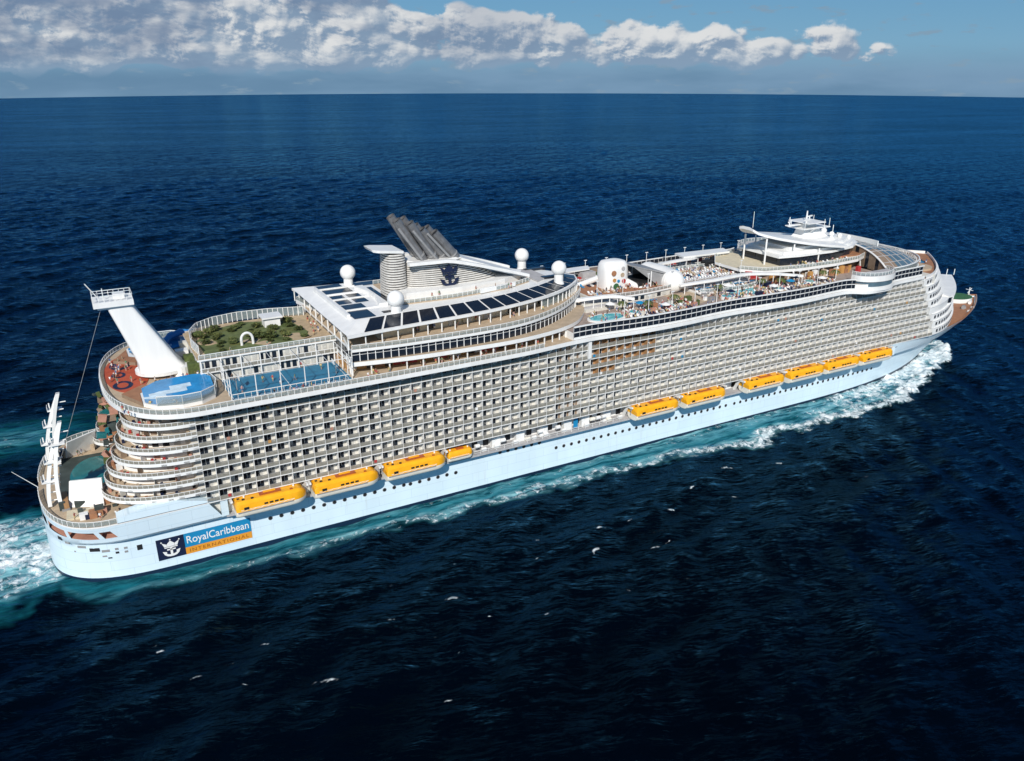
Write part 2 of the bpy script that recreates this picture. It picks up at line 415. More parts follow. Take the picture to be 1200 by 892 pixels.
    me.update(calc_edges=True); me.validate()
    for nm, arr in (('foam', foam), ('turq', turq)):
        a = me.attributes.new(nm, 'FLOAT', 'POINT'); a.data.foreach_set('value', arr.astype(np.float32).ravel())
    me.shade_smooth()
    o = bpy.data.objects.new('sea', me); COL.objects.link(o); o['kind'] = 'structure'
    if me.polygons[0].normal.z < 0: me.flip_normals()
    m = bpy.data.materials.new('sea_water'); m.use_nodes = True; k = NT(m.node_tree); b = k.n['Principled BSDF']
    P = k.node('ShaderNodeNewGeometry').outputs['Position']
    fo = k.node('ShaderNodeAttribute', attribute_name='foam').outputs['Fac']; tq = k.node('ShaderNodeAttribute', attribute_name='turq').outputs['Fac']
    x, y, z = k.sep(P); ca, sa = math.cos(R_(-18)), math.sin(R_(-18))
    u = k.math('ADD', k.math('MULTIPLY', x, ca), k.math('MULTIPLY', y, sa)); v = k.math('SUBTRACT', k.math('MULTIPLY', y, ca), k.math('MULTIPLY', x, sa))
    S = k.comb(k.math('MULTIPLY', u, .36), v, 0)
    # foam breakup
    fn = k.noise(P, .55, 8, .68, .6); fn2 = k.noise(P, 2.2, 5, .65)
    fth = k.math('SUBTRACT', k.math('ADD', k.math('MULTIPLY', fo, .78), k.math('MULTIPLY', k.math('SUBTRACT', fn, .5), 1.5)), .42)
    fth = k.math('ADD', fth, k.math('MULTIPLY', k.math('SUBTRACT', fn2, .5), .35))
    ff = k.math('MULTIPLY', k.ramp(fth, 0.0, .30), k.ramp(fo, .04, .22))
    patch = k.ramp(k.noise(P, .008, 4, .55), .35, .65)
    deep = k.mix(patch, (.0002, .0010, .0026), (.0002, .0017, .0048))
    streak = k.noise(k.comb(k.math('MULTIPLY', x, .10), k.math('MULTIPLY', y, .45), 0), 1.0, 6, .62, .5)
    tqn = k.math('MULTIPLY', tq, k.ramp(streak, .28, .68, .18, 1.0))
    colw = k.mix(tqn, deep, (.014, .215, .275))
    milk = k.math('MULTIPLY', k.math('MULTIPLY', k.ramp(fo, .18, .62), k.ramp(streak, .36, .66)), k.math('MULTIPLY', tq, .74))
    colw = k.mix(milk, colw, (.34, .60, .64))
    colw = k.mix(k.math('MULTIPLY', ff, .96), colw, k.mix(k.ramp(k.noise(P, .35, 6, .65), .35, .6), (.42, .52, .56), (.80, .85, .86)))
    k.put(b.inputs['Base Color'], colw)
    k.put(b.inputs['Roughness'], k.mix(ff, (.13,)*3, (.75,)*3))
    b.inputs['IOR'].default_value = 1.333
    h = k.math('ADD', k.math('MULTIPLY', k.noise(S, .30, 7, .62, .4), 1.15), k.math('MULTIPLY', k.noise(S, 1.2, 5, .6), .22))
    bp = k.node('ShaderNodeBump'); bp.inputs['Distance'].default_value = .9; bp.inputs['Strength'].default_value = .6
    k.put(bp.inputs['Height'], k.math('ADD', h, k.math('MULTIPLY', ff, .25))); 
    # wind ripples: slopes taken straight from noise so that they hold up to the horizon
    def slope(scale, det, amt):
        n = k.node('ShaderNodeTexNoise'); k.put(n.inputs['Vector'], S); n.inputs['Scale'].default_value = scale; n.inputs['Detail'].default_value = det; n.inputs['Roughness'].default_value = .62
        v = k.node('ShaderNodeVectorMath', operation='SUBTRACT'); k.l.new(n.outputs['Color'], v.inputs[0]); v.inputs[1].default_value = (.5, .5, .5)
        w = k.node('ShaderNodeVectorMath', operation='MULTIPLY'); k.l.new(v.outputs[0], w.inputs[0]); w.inputs[1].default_value = (amt, amt, 0); return w.outputs[0]
    a1 = k.node('ShaderNodeVectorMath', operation='ADD'); k.l.new(slope(.34, 6, 1.05), a1.inputs[0]); k.l.new(slope(1.5, 4, 1.0), a1.inputs[1])
    a2 = k.node('ShaderNodeVectorMath', operation='ADD'); k.l.new(a1.outputs[0], a2.inputs[0]); k.l.new(bp.outputs[0], a2.inputs[1])
    a3 = k.node('ShaderNodeVectorMath', operation='NORMALIZE'); k.l.new(a2.outputs[0], a3.inputs[0]); 
    # clear water: dark body colour under a weak mirror, as through a polarising filter
    k.l.new(a3.outputs[0], b.inputs['Normal']); b.inputs['Specular IOR Level'].default_value = 0.0
    fr = k.node('ShaderNodeFresnel'); fr.inputs['IOR'].default_value = 1.333; k.l.new(a3.outputs[0], fr.inputs['Normal'])
    gl = k.node('ShaderNodeBsdfGlossy'); gl.inputs['Color'].default_value = (.20, .62, 1.0, 1); gl.inputs['Roughness'].default_value = .09; k.l.new(a3.outputs[0], gl.inputs['Normal'])
    mx = k.node('ShaderNodeMixShader'); k.put(mx.inputs[0], k.math('MULTIPLY', k.math('MULTIPLY', k.math('MULTIPLY', fr.outputs[0], k.ramp(fr.outputs[0], .02, .12, .35, 1.12)), k.ramp(k.noise(k.comb(k.math('MULTIPLY', u, .25), v, 0), .011, 4, .6), .30, .70, .54, .68)), k.math('SUBTRACT', 1.0, k.math('MULTIPLY', ff, .9))))
    k.l.new(b.outputs[0], mx.inputs[1]); k.l.new(gl.outputs[0], mx.inputs[2]); k.l.new(mx.outputs[0], k.n['Material Output'].inputs['Surface'])
    me.materials.append(m)
    return o
sea = make_sea()

# ------------------------------------------------------------------ the cruise ship
ship = empty('cruise_ship', (0, 0, 0))
tag(ship, 'huge white cruise ship with tiers of balconies steaming across the dark blue sea', 'cruise ship')
ZB, PIT, NR = 16.4, 2.8, 8                     # balcony rows: underside, storey height, rows
YF = 26.7                                      # half width over the balconies
ZT = ZB+PIT*NR                                 # 38.8
X0F = 30.7
def x_end(z): return 286.3-(z-17.2)*.56

def plan(z, n_st=26, xs=None):
    """starboard outline of the hull at height z, stern to bow, y<0"""
    t = min(max((z-1.0)/15.5, 0), 1)
    tb = min(max(z/16.5, 0), 1)**1.15
    L = lambda a, b, q=t: a+(b-a)*q
    B = 23.5 if z < 10 else (23.5+(26.2-23.5)*(z-10)/2 if z < 12 else min(26.2+.5*(z-12)/4.5, 26.7))
    xs0, a, p = L(-3.4, -3.0), L(30, 15), L(3.0, 2.5)
    xb, xt = L(215, 262, tb), L(327, 353, tb)
    m_, n_ = L(3.0, 2.4, tb), L(1.2, 1.0, tb)
    pts = []
    for i in range(n_st+1):
        th = math.pi/2*i/n_st
        pts.append((xs0+a*(1-abs(math.cos(th))**(2/p)), -B*abs(math.sin(th))**(2/p)))
    for i in range(1, 40):
        pts.append((xs0+a+(xb-xs0-a)*i/40, -B))
    for i in range(41):
        q = 1-(1-i/40)**1.5
        pts.append((xb+(xt-xb)*q, -B*max(1-q**m_, 0)**n_))
    return pts

def make_hull():
    zs = [-4, -1, 0.85, 3, 6, 8, 9, 10, 11, 12.0, 13.1, 15.0, 16.6]
    rows = [plan(z) for z in zs]; n = len(rows[0])
    mb = MB()
    for sgn in (1, -1):
        for i in range(len(zs)-1):
            for j in range(n-1):
                xm = .5*(rows[i][j][0]+rows[i][j+1][0])
                if zs[i] >= 12.0 and 34.5 < xm < 262: continue            # open boat deck
                if zs[i] == 13.1 and xm < 11.5 and j > 3 and j % 7: continue            # open mooring gallery round the stern
                q = [(rows[a][b][0], rows[a][b][1]*sgn, zs[a]) for a, b in ((i,j),(i,j+1),(i+1,j+1),(i+1,j))]
                mb.add(q, [(0,1,2,3)], 'boot' if zs[i+1] <= .9 else 'hull')
    h = mb.build('hull', ship, fix=False)
    bm = bmesh.new(); bm.from_mesh(h.data); bmesh.ops.remove_doubles(bm, verts=bm.verts, dist=.005); bmesh.ops.recalc_face_normals(bm, faces=bm.faces)
    bm.to_mesh(h.data); bm.free(); h.data.polygons.foreach_set('use_smooth', [True]*len(h.data.polygons)); h.data.set_sharp_from_angle(angle=R_(35))
    # bulb-free stem bar and decks inside the hull
    mb = MB()
    mid = [(x, y) for x, y in plan(12.0) if 33 < x < 266]
    mb.prism([(34.4,-26.1),(262,-26.1),(262,26.1),(34.4,26.1)], 11.4, 11.95, 'lightgrey')
    mb.build('boat_deck', ship)
    mb = MB()
    st = [(x, y*.985) for x, y in plan(13.9) if x < 30]
    mb.prism(both([(x+.4, y) for x, y in st]), 12.7, 13.0, 'pinkish')
    mb.build('mooring_deck', ship)
    mb = MB()
    inn = [(x+1.9, y*.915) for x, y in plan(14.5) if x < 20]
    mb.strip(inn, 12.9, 16.3, .3, 'pinkish'); mb.strip([(x, -y) for x, y in inn], 12.9, 16.3, .3, 'pinkish', 1)
    mb.build('mooring_gallery', ship)
    # stern rail deck
    mb = MB(); out = [(x, y) for x, y in plan(16.6) if x < 31]
    mb.prism(both(out), 16.25, 16.62, 'white', top='tan'); mb.build('stern_deck', ship)
    rail_mesh('stern_railing', [p for p in out if p[0] < 16.5][1:], 16.62, 1.3, both_sides=True)
    # bow deck and bulwark
    bo = [(x, y) for x, y in plan(16.0) if x > 286]
    mb = MB(); mb.prism(both([(x-.5, y*.99) for x, y in bo]), 15.3, 15.7, 'brown'); mb.build('bow_deck', ship)
    mb = MB(); ins = [(x-.35, y*.97) for x, y in plan(16.6) if x > 300]
    mb.strip(ins, 15.7, 16.75, .25, 'brown'); mb.strip([(x, -y) for x, y in ins], 15.7, 16.75, .25, 'brown', 1); mb.build('bow_bulwark_lining', ship)
    mb = MB(); c = [(340.3+6.6*math.cos(t), .6+5.2*math.sin(t)) for t in np.linspace(0, 2*math.pi, 40)[:-1]]
    mb.prism(c, 15.72, 17.4, 'white', top='green'); mb.build('helideck', ship)
    mb = MB(); mb.tube([(347,0,15.7),(347,0,20.5)], [.35,.18], 'white'); mb.tube([(347,-1.6,19.4),(347,1.6,19.4)], .12, 'white'); mb.tube([(346,0,18.2),(348.4,0,20)], .12, 'white'); mb.box(346.2,347.8,-.8,.8,15.7,17.2,'white')
    mb.build('bow_mast', ship)
    mb = MB()
    for (x, y) in ((331,-9),(334,-10.5),(343,-3.2),(343,3.2),(328,-13)):
        mb.tube([(x-.5,y,15.7),(x-.5,y,16.5)], .35, 'white'); mb.tube([(x+.5,y,15.7),(x+.5,y,16.5)], .35, 'white'); mb.box(x-1,x+1,y-.4,y+.4,15.7,15.9,'grey')
    mb.tube([(338.5,-6.3,16.4),(341,-5.0,16.4)], .7, 'white'); mb.tube([(329.4,-9.6,16.4),(330.9,-8.8,16.4)], .8, 'grey')
    mb.build_each('mooring_winch', ship)
    # knuckle groove along the upper hull
    mb = MB()
    for x0, x1, z in ((16.5, 34.0, 11.8), (34.6, 92.0, 11.2), (101, 116, 9.9), (116, 148, 11.4)):
        pr = [(x, -(lerp([(p[0], -p[1]) for p in plan(z)], x)+.02)) for x in np.linspace(x0, x1, 14)]
        mb.strip(pr, z, z+.16, .05, 'grey', 1)
    mb.build('hull_groove', ship)

def rail_mesh(name, line, z, h, both_sides=False, glass='screen', step=1.5, cap='white', parent=None, r=.05):
    """posts, a top rail and glass along a polyline of (x, y)"""
    for sg in ((1, -1) if both_sides else (1,)):
        mb = MB(); pts = [(x, y*sg) for x, y in line]
        L = [0]
        for a, b in zip(pts, pts[1:]): L.append(L[-1]+math.hypot(b[0]-a[0], b[1]-a[1]))
        n = max(2, int(L[-1]/step)+1)
        rs = [(float(np.interp(q, L, [p[0] for p in pts])), float(np.interp(q, L, [p[1] for p in pts]))) for q in np.linspace(0, L[-1], n)]
        for x, y in rs: mb.box(x-r, x+r, y-r, y+r, z, z+h, cap)
        mb.strip(rs, z+h-.10, z+h+.02, .12, cap, -sg)
        mb.strip(rs, z+h*.10, z+h-.12, .03, glass, -sg); mb.build(name, parent or ship)

make_hull()

# portholes in one long line, a short line amidships and mooring ports round the stern
def make_portholes():
    mb = MB(); mb.tube([(0,.12,0),(0,-.06,0)], .46, 'black', 10); mb.tube([(0,.10,0),(0,-.03,0)], .56, 'grey', 10)
    proto = mb.build('porthole', ship); first = True
    xs = list(np.arange(80.8, 94.5, 2.62))+list(np.arange(125.6, 149, 2.6))+list(np.arange(151.5, 191, 2.55))+list(np.arange(193.4, 261, 2.55))
    pos = [(x, 6.75) for x in xs]+[(x, 6.9) for x in np.arange(44.5, 80, 2.65)]+[(x, 9.6) for x in np.arange(107.4, 121, 2.52)]
    for x, z in pos[:100]:
        o = proto if first else proto.copy()
        if not first: COL.objects.link(o)
        first = False
        hw = lerp([(p[0], -p[1]) for p in plan(z)], x); o.location = (x, -hw-.02, z)
    mb = MB()
    prt = [(.3,12.0,.7,.8),(1.5,10.9,.8,.9),(4.1,9.5,1.6,.6),(6.5,8.7,2.0,.9),(8.6,8.2,1.6,.6),(10.8,8.4,.7,.5),(10.8,7.4,.7,.5),(12.6,8.3,.7,.5),(12.6,7.3,.7,.5),(15.4,7.7,1.1,1.3),(2.6,8.1,.3,.3),(8.2,6.8,.9,.4),(9.2,6.2,.8,.3)]
    fp = None
    for i, (x, z, w, h) in enumerate(prt):
        tb = [(p[0], -p[1]) for p in plan(z)]
        y0, y1 = -lerp(tb, x-w/2), -lerp(tb, x+w/2)
        m = MB(); nrm = Vector((y1-y0, -w, 0)).normalized()
        a, b = Vector((x-w/2, y0, z)), Vector((x+w/2, y1, z))
        m.obox(a+nrm*.0, b+nrm*.0, .16, h, 'grey' if i % 3 else 'black'); m.build('mooring_port', ship)
make_portholes()

# ---- company sign on the hull
def glyph_mesh(name, txt, size, mat, parent, loc, width=None, space=1.0, bold=0.0):
    cu = bpy.data.curves.new(name, 'FONT'); cu.body = txt; cu.size = size; cu.extrude = .02; cu.space_character = space; cu.offset = bold
    o = bpy.data.objects.new(name, cu); COL.objects.link(o); bpy.context.view_layer.update()
    me = bpy.data.meshes.new_from_object(o.evaluated_get(bpy.context.evaluated_depsgraph_get()))
    bpy.data.objects.remove(o); bpy.data.curves.remove(cu)
    xs = [v.co.x for v in me.vertices]; x0, x1 = min(xs), max(xs)
    for v in me.vertices:
        if width: v.co.x = (v.co.x-x0)*width/(x1-x0)
    me.materials.clear(); me.materials.append(M[mat])
    q = bpy.data.objects.new(name, me); COL.objects.link(q); q.parent = parent
    q.rotation_euler = (R_(90), 0, 0); q.location = loc
    return q
def emblem(mb, w, mat, oy=0.0, th=.05):
    """a crown over an anchor, in x/z round the origin, about w wide"""
    s = w/2
    def poly(p):
        n = len(p); vs = [(x*s, oy, z*s) for x, z in p]+[(x*s, oy+th, z*s) for x, z in p]
        mb.add(vs, [tuple(range(n)), tuple(range(n, 2*n))[::-1]]+[(i, n+i, n+(i+1) % n, (i+1) % n) for i in range(n)], mat)
    poly([(-.72,.28),(-.95,.88),(-.45,.58),(-.42,.28)]); poly([(.72,.28),(.42,.28),(.45,.58),(.95,.88)])
    poly([(-.40,.28),(-.43,.60),(0,1.02),(.43,.60),(.40,.28)])
    for cx, cz in ((-.98,.97),(0,1.14),(.98,.97)):
        poly([(cx-.10,cz),(cx,cz-.10),(cx+.10,cz),(cx,cz+.10)])
    poly([(-.72,.10),(-.72,.22),(.72,.22),(.72,.10)])
    poly([(-.13,-.80),(-.13,.08),(.13,.08),(.13,-.80)])
    poly([(-.48,-.22),(-.48,-.06),(.48,-.06),(.48,-.22)])
    out = [(-.95,-.30),(-.60,-.36),(-.66,-.48)]
    arc = [(-.56,-.62),(-.34,-.76),(-.14,-.80),(.14,-.80),(.34,-.76),(.56,-.62)]
    arc2 = [(.80,-.74),(.52,-.98),(.20,-1.06),(-.20,-1.06),(-.52,-.98),(-.80,-.74)]
    for i in range(5): poly([arc[i], arc[i+1], arc2[4-i], arc2[5-i]])
    poly([(-.98,-.28),(-.52,-.40),(-.56,-.62),(-.80,-.74)]); poly([(.98,-.28),(.80,-.74),(.56,-.62),(.52,-.40)])
def make_sign():
    yh = -23.56
    mb = MB(); mb.box(18.75, 39.75, yh, yh+.3, 2.95, 8.35, 'navy')
    sign = mb.build('hull_sign', ship)
    mb = MB(); mb.box(24.75, 39.75, yh-.03, yh, 4.75, 8.35, 'logoblue'); mb.build('name_panel', sign)
    mb = MB(); mb.box(24.75, 39.75, yh-.03, yh, 2.95, 4.72, 'logogold'); mb.build('stripe_panel', sign)
    mb = MB(); emblem(mb, 3.9, 'white', 0); e = mb.build('crown_emblem', sign); e.location = (21.75, yh-.055, 5.6)
    glyph_mesh('name_lettering', 'RoyalCaribbean', 2.7, 'white', sign, (25.25, yh-.06, 5.75), 14.0, bold=.012)
    glyph_mesh('stripe_lettering', 'INTERNATIONAL', 1.25, 'brownletter', sign, (25.6, yh-.06, 3.4), 13.4, 1.3)
make_sign()

# ---- inner mass of the superstructure
def front_plan(z, n=30):
    xe = x_end(max(z, 17.2)); xn = lerp([(16, 333), (24, 331), (27.4, 328.5), (27.5, 321), (31, 319), (38.8, 312)], z)
    p = 1.62
    return [(xe+(xn-xe)*(1-(1-i/n)**1.4), -(YF-.4)*max(1-(1-(1-i/n)**1.4)**p, 0)**1.0) for i in range(n+1)]
def make_core():
    yi = YF-1.95
    mb = MB()
    # two legs aft, one mass forward; open-air valley between them at the stern
    for s in (1, -1):
        mb.prism([(29.5, -yi*s), (60, -yi*s), (60, -9*s), (22, -9*s)], 12, ZT, 'offwhite')
    mb.prism([(60, -yi), (x_end(ZB)-3, -yi), (x_end(ZB)-3, yi), (60, yi)], ZB-.1, ZT, 'offwhite')
    mb.build('superstructure', ship)
    mb = MB(); mb.prism([(34.5,-22.3),(264,-22.3),(264,22.3),(34.5,22.3)], 11.96, ZB-.1, 'white')
    mb.build('boat_deck_wall', ship)
    mb = MB(); mb.prism([(34.3,-24.8),(263,-24.8),(263,24.8),(34.3,24.8)], ZB-.42, ZB-.13, 'white'); mb.build('balcony_soffit', ship)
    for x0, x1 in ((33.2, 34.5), (261.9, 264.5)):
        pass
    mb = MB()
    for s in (1, -1):
        mb.prism([(33.4,-26.4*s),(35.0,-26.2*s),(35.0,-20*s),(33.4,-20*s)], 12, ZB-.45, 'hull'); mb.prism([(262.4,-26.2*s),(266,-26.5*s),(266,-20*s),(262.4,-20*s)], 12, ZB-.45, 'hull')
    mb.build('recess_end_wall', ship)
    # solid hull side between the hull top and the balconies at both ends
    mb = MB()
    aft = [(x, y) for x, y in plan(16.6) if 14 < x < 34.5]+[(34.5, -YF)]
    aft = [(x, y) for x, y in plan(16.6) if 10.5 < x < 30]+[(31.5, -YF), (34.3, -YF)]
    zt = [float(np.interp(p[0], [10.5, 13.5, 31, 31.6], [16.7, 18.85, 18.85, ZB])) for p in aft]
    mb.strip(aft, 16.5, zt, 3.2, 'hull', -1); mb.strip([(x,-y) for x,y in aft], 16.5, zt, 3.2, 'hull', 1)
    mb.build_each('quarter_bulwark', ship)
    # boat deck details amidships: doors, lockers, life rafts
    mb = MB(); r = random.Random(3)
    for x in np.arange(96, 148, 3.4):
        mb.box(x, x+1.6, -22.42, -22.3, 12.2, 15.4, 'black' if r.random() < .6 else 'glass')
    for x in np.arange(36, 262, 4.6):
        if not 95 < x < 148: mb.box(x, x+1.5, -22.40, -22.3, 12.2, 15.2, 'black')
    mb.build_each('boat_deck_door', ship)
    mb = MB()
    for x in np.arange(99, 147, 1.95):
        if r.random() < .72:
            z = r.choice((12.6, 12.6, 14.0)); mb.tube([(x,-25.1,z),(x+1.35,-25.1,z)], .55, 'white' if r.random() < .85 else 'boathull', 8)
    for x in (104.5, 112, 119.5, 127.5, 133.5, 141): mb.box(x, x+2.6, -24.5, -23.0, 11.95, 14.9, 'white')
    mb.box(130.6, 132.0, -24.75, -24.5, 12.2, 15.8, 'logoblue')
    mb.build_each('life_raft_canister', ship)
    mb = MB()
    for x in np.arange(35.5, 262, 2.4): mb.box(x-.05, x+.05, -26.0, -25.9, 11.95, 12.95, 'white') if 96 < x < 147 else None
    mb.box(96, 147.5, -26.0, -25.92, 12.95, 13.05, 'white'); mb.box(96, 147.5, -26.0, -25.95, 12.4, 12.46, 'white'); mb.build('boat_deck_railing', ship)
make_core()

# ---- front of the superstructure, sloping back in storeys over the bow
def make_front():
    for i in range(8):
        z0 = ZB+PIT*i-.2; z1 = z0+PIT
        o = front_plan(z0+.2); t = [(a[0]*.995+b[0]*.005, a[1]) for a, b in zip(o, front_plan(z1))]
        mb = MB(); n = len(o)
        rings = [[(x, y, z0) for x, y in both(o)], [(x, y, z1-.25) for x, y in both(t)]]
        mb.loft(rings, 'white')
        f = mb.build('front_storey', ship)
        mb = MB(); up = front_plan(z1)
        lip = [(x+.22, y*1.006) for x, y in o]
        mb.prism(both(lip), z1-.25, z1, 'white'); mb.build('storey_ledge', f)
        # small windows following the curve
        mb = MB(); L = [0]
        for a, b in zip(o, o[1:]): L.append(L[-1]+math.hypot(b[0]-a[0], b[1]-a[1]))
        if i != 3:
            for s in (1, -1):
                for q in np.arange(2.0, L[-1]-1.0, 2.5):
                    x = float(np.interp(q, L, [p[0] for p in o])); y = float(np.interp(q, L, [p[1] for p in o]))
                    x2 = float(np.interp(q+1.15, L, [p[0] for p in o])); y2 = float(np.interp(q+1.15, L, [p[1] for p in o]))
                    mb.obox((x+.02, y*s, z0+1.35), (x2+.02, y2*s, z0+1.35), .12, 1.15, 'glass')
            for s in (1, -1): mb.strip([(x, (y-.06)*s) for x, y in o[2:-2]], z0+.70, z0+.76, .04, 'white', s)
            mb.build('front_window', f)
    # bridge
    z = 24.6
    o = [(x+1.6, y*1.02) for x, y in front_plan(25.0) if x > 300]
    o = [(300, o[0][1]), *o]
    mb = MB(); mb.prism(both(o), z, z+.5, 'white'); b = mb.build('bridge', ship)
    mb = MB(); mb.prism(both([(x-.2, y*.995) for x, y in o]), z+.5, z+2.7, 'glass'); mb.build('bridge_window', b)
    mb = MB(); mb.prism(both([(x+.5, y*1.01) for x, y in o]), z+2.7, z+3.2, 'white'); mb.build('bridge_roof', b)
    mb = MB()
    for i in range(2, len(o)-1, 2):
        for s in (1, -1): mb.box(o[i][0]-.25, o[i][0]+.12, o[i][1]*s-.1, o[i][1]*s+.1, z+.5, z+2.7, 'white')
    mb.build('window_mullion', b)
    # spikes of the aerials along the bridge roof edge
    mb = MB()
    for k in range(9):
        x = 312+k*2.6; yy = lerp([(p[0], -p[1]) for p in o], x)
        mb.tube([(x, yy-.6, z+3.2), (x+.4, yy-.4, z+5.6)], .14, 'white', 6)
    mb.build('roof_stanchions', b)
make_front()

# ---- balconies
def balcony_part(mb, x, y, z, s, wall, rnd, post=True):
    """slab, partition and back wall of one balcony; s=-1 starboard, outer edge at y*"""
    d = 1.95; yo = s*y; yi = s*(y-d)
    def bx(x0, x1, a, b, z0, z1, m): mb.box(x0, x1, min(a, b), max(a, b), z0, z1, m)
    bx(x, x+PIT, yo+s*.06, yi, z-.10, z+.10, 'white')
    bx(x+PIT-.05, x+PIT+.05, yo-s*.02, yi, z+.10, z+PIT-.10, wall if wall == 'orangewall' else 'white')
    if wall: bx(x, x+PIT-.05, yi+s*.06, yi, z+.10, z+PIT-.10, wall)
    if post: bx(x-.04, x+.04, yo+s*.03, yo-s*.06, z+.10, z+PIT-.10, 'white')
def rail_part(mb, x, y, z, s, mat='rail'):
    yo = s*y
    mb.box(x+.05, x+PIT-.06, min(yo, yo-s*.04), max(yo, yo-s*.04), z+.13, z+1.08, mat)
    mb.box(x+.05, x+PIT-.06, min(yo+s*.03, yo-s*.07), max(yo+s*.03, yo-s*.07), z+1.08, z+1.14, 'grey')
def door_part(mb, x, y, z, s, rnd):
    yi = s*(y-1.95)+s*.06
    def bx(x0, x1, t, z0, z1, m):
        mb.box(x0, x1, min(yi, yi+s*t), max(yi, yi+s*t), z0, z1, m)
    q = rnd.random()*lerp([(100, 1.0), (165, 1.75)], x)
    dk = 'brownwall' if wall_for(x, int((z-ZB)/PIT+.5)) != 'offwhite' else 'shadeglass'
    a, b = ('glass', 'glass') if q < .50 else ('glass', 'curtain') if q < .76 else ('curtain', 'glass') if q < .86 else (dk, dk) if q < 1.0 else (dk, 'curtain') if q < 1.3 else ('curtain', 'curtain')
    bx(x+.25, x+1.10, .04, z+.15, z+2.25, a); bx(x+1.18, x+1.95, .04, z+.15, z+2.25, b)
    bx(x+.17, x+.25, .07, z+.13, z+2.33, 'white'); bx(x+1.10, x+1.18, .07, z+.13, z+2.33, 'white'); bx(x+1.95, x+2.03, .07, z+.13, z+2.33, 'white'); bx(x+.25, x+1.95, .07, z+2.25, z+2.33, 'white')
def extra_part(mb, x, y, z, s, rnd):
    q = rnd.random()
    if q < .45:                                   # chairs and a small table
        c = 'navy' if q < .3 else 'grey'
        cx = x+.5+rnd.random()*.6; yy = s*(y-1.0)
        mb.box(cx, cx+.5, yy-.25, yy+.25, z+.5, z+.56, c); mb.box(cx, cx+.06, yy-.25, yy+.25, z+.56, z+1.1, c)
        mb.box(cx+.05, cx+.1, yy-.2, yy-.15, z+.13, z+.5, 'grey'); mb.box(cx+.4, cx+.45, yy+.1, yy+.15, z+.13, z+.5, 'grey')
    elif q < .50:                                 # a towel over the rail
        m = rnd.choice(('logoblue', 'red', 'white', 'amber', 'pinkish')); yo = s*y
        w = x+.4+rnd.random()*1.4; mb.box(w, w+.7, min(yo+s*.1, yo-s*.09), max(yo+s*.1, yo-s*.09), z+.5, z+1.2, m)
def wall_for(x, row):
    if 133.5 < x < 155 and row >= 4+(1 if x > 142 else 0): return 'orangewall'
    if 121.5 < x < 131.5: return 'brownwall'
    return 'offwhite'
def y_out(x):
    return YF
def make_balconies():
    rnd = random.Random(21)
    ncol = int((x_end(ZB)-X0F)/PIT)
    rest = MB(); rest_r = MB(); rest_d = MB()
    count = 0
    for s in (-1, 1):
        for row in range(NR):
            z = ZB+PIT*row
            for c in range(ncol):
                x = X0F+PIT*c
                if x+PIT > x_end(z+PIT)+1.5: continue
                big = s == -1 and c < 12
                wall = wall_for(x, row)
                if big:
                    m = MB(); balcony_part(m, x, YF, z, s, wall, rnd); extra_part(m, x, YF, z, s, rnd)
                    o = m.build('balcony', ship)
                    m = MB(); rail_part(m, x, YF, z, s); m.build('glass_railing', o)
                    m = MB(); door_part(m, x, YF, z, s, rnd); m.build('balcony_door', o)
                else:
                    if s == 1 and x < 40: continue
                    balcony_part(rest, x, YF, z, s, wall, rnd, post=True)
                    rail_part(rest, x, YF, z, s); door_part(rest, x, YF, z, s, rnd)
                    if s == -1: extra_part(rest, x, YF, z, s, rnd)
    o = rest.build('balconies', ship, fix=False); o['kind'] = 'stuff'
    # white fin between the two runs, and the outer end of each row forward
    mb = MB()
    mb.box(133.2, 134.2, -YF-.5, -24.7, ZT-5.2, ZT-.1, 'white')
    mb.build('dividing_fin', ship)
make_balconies()

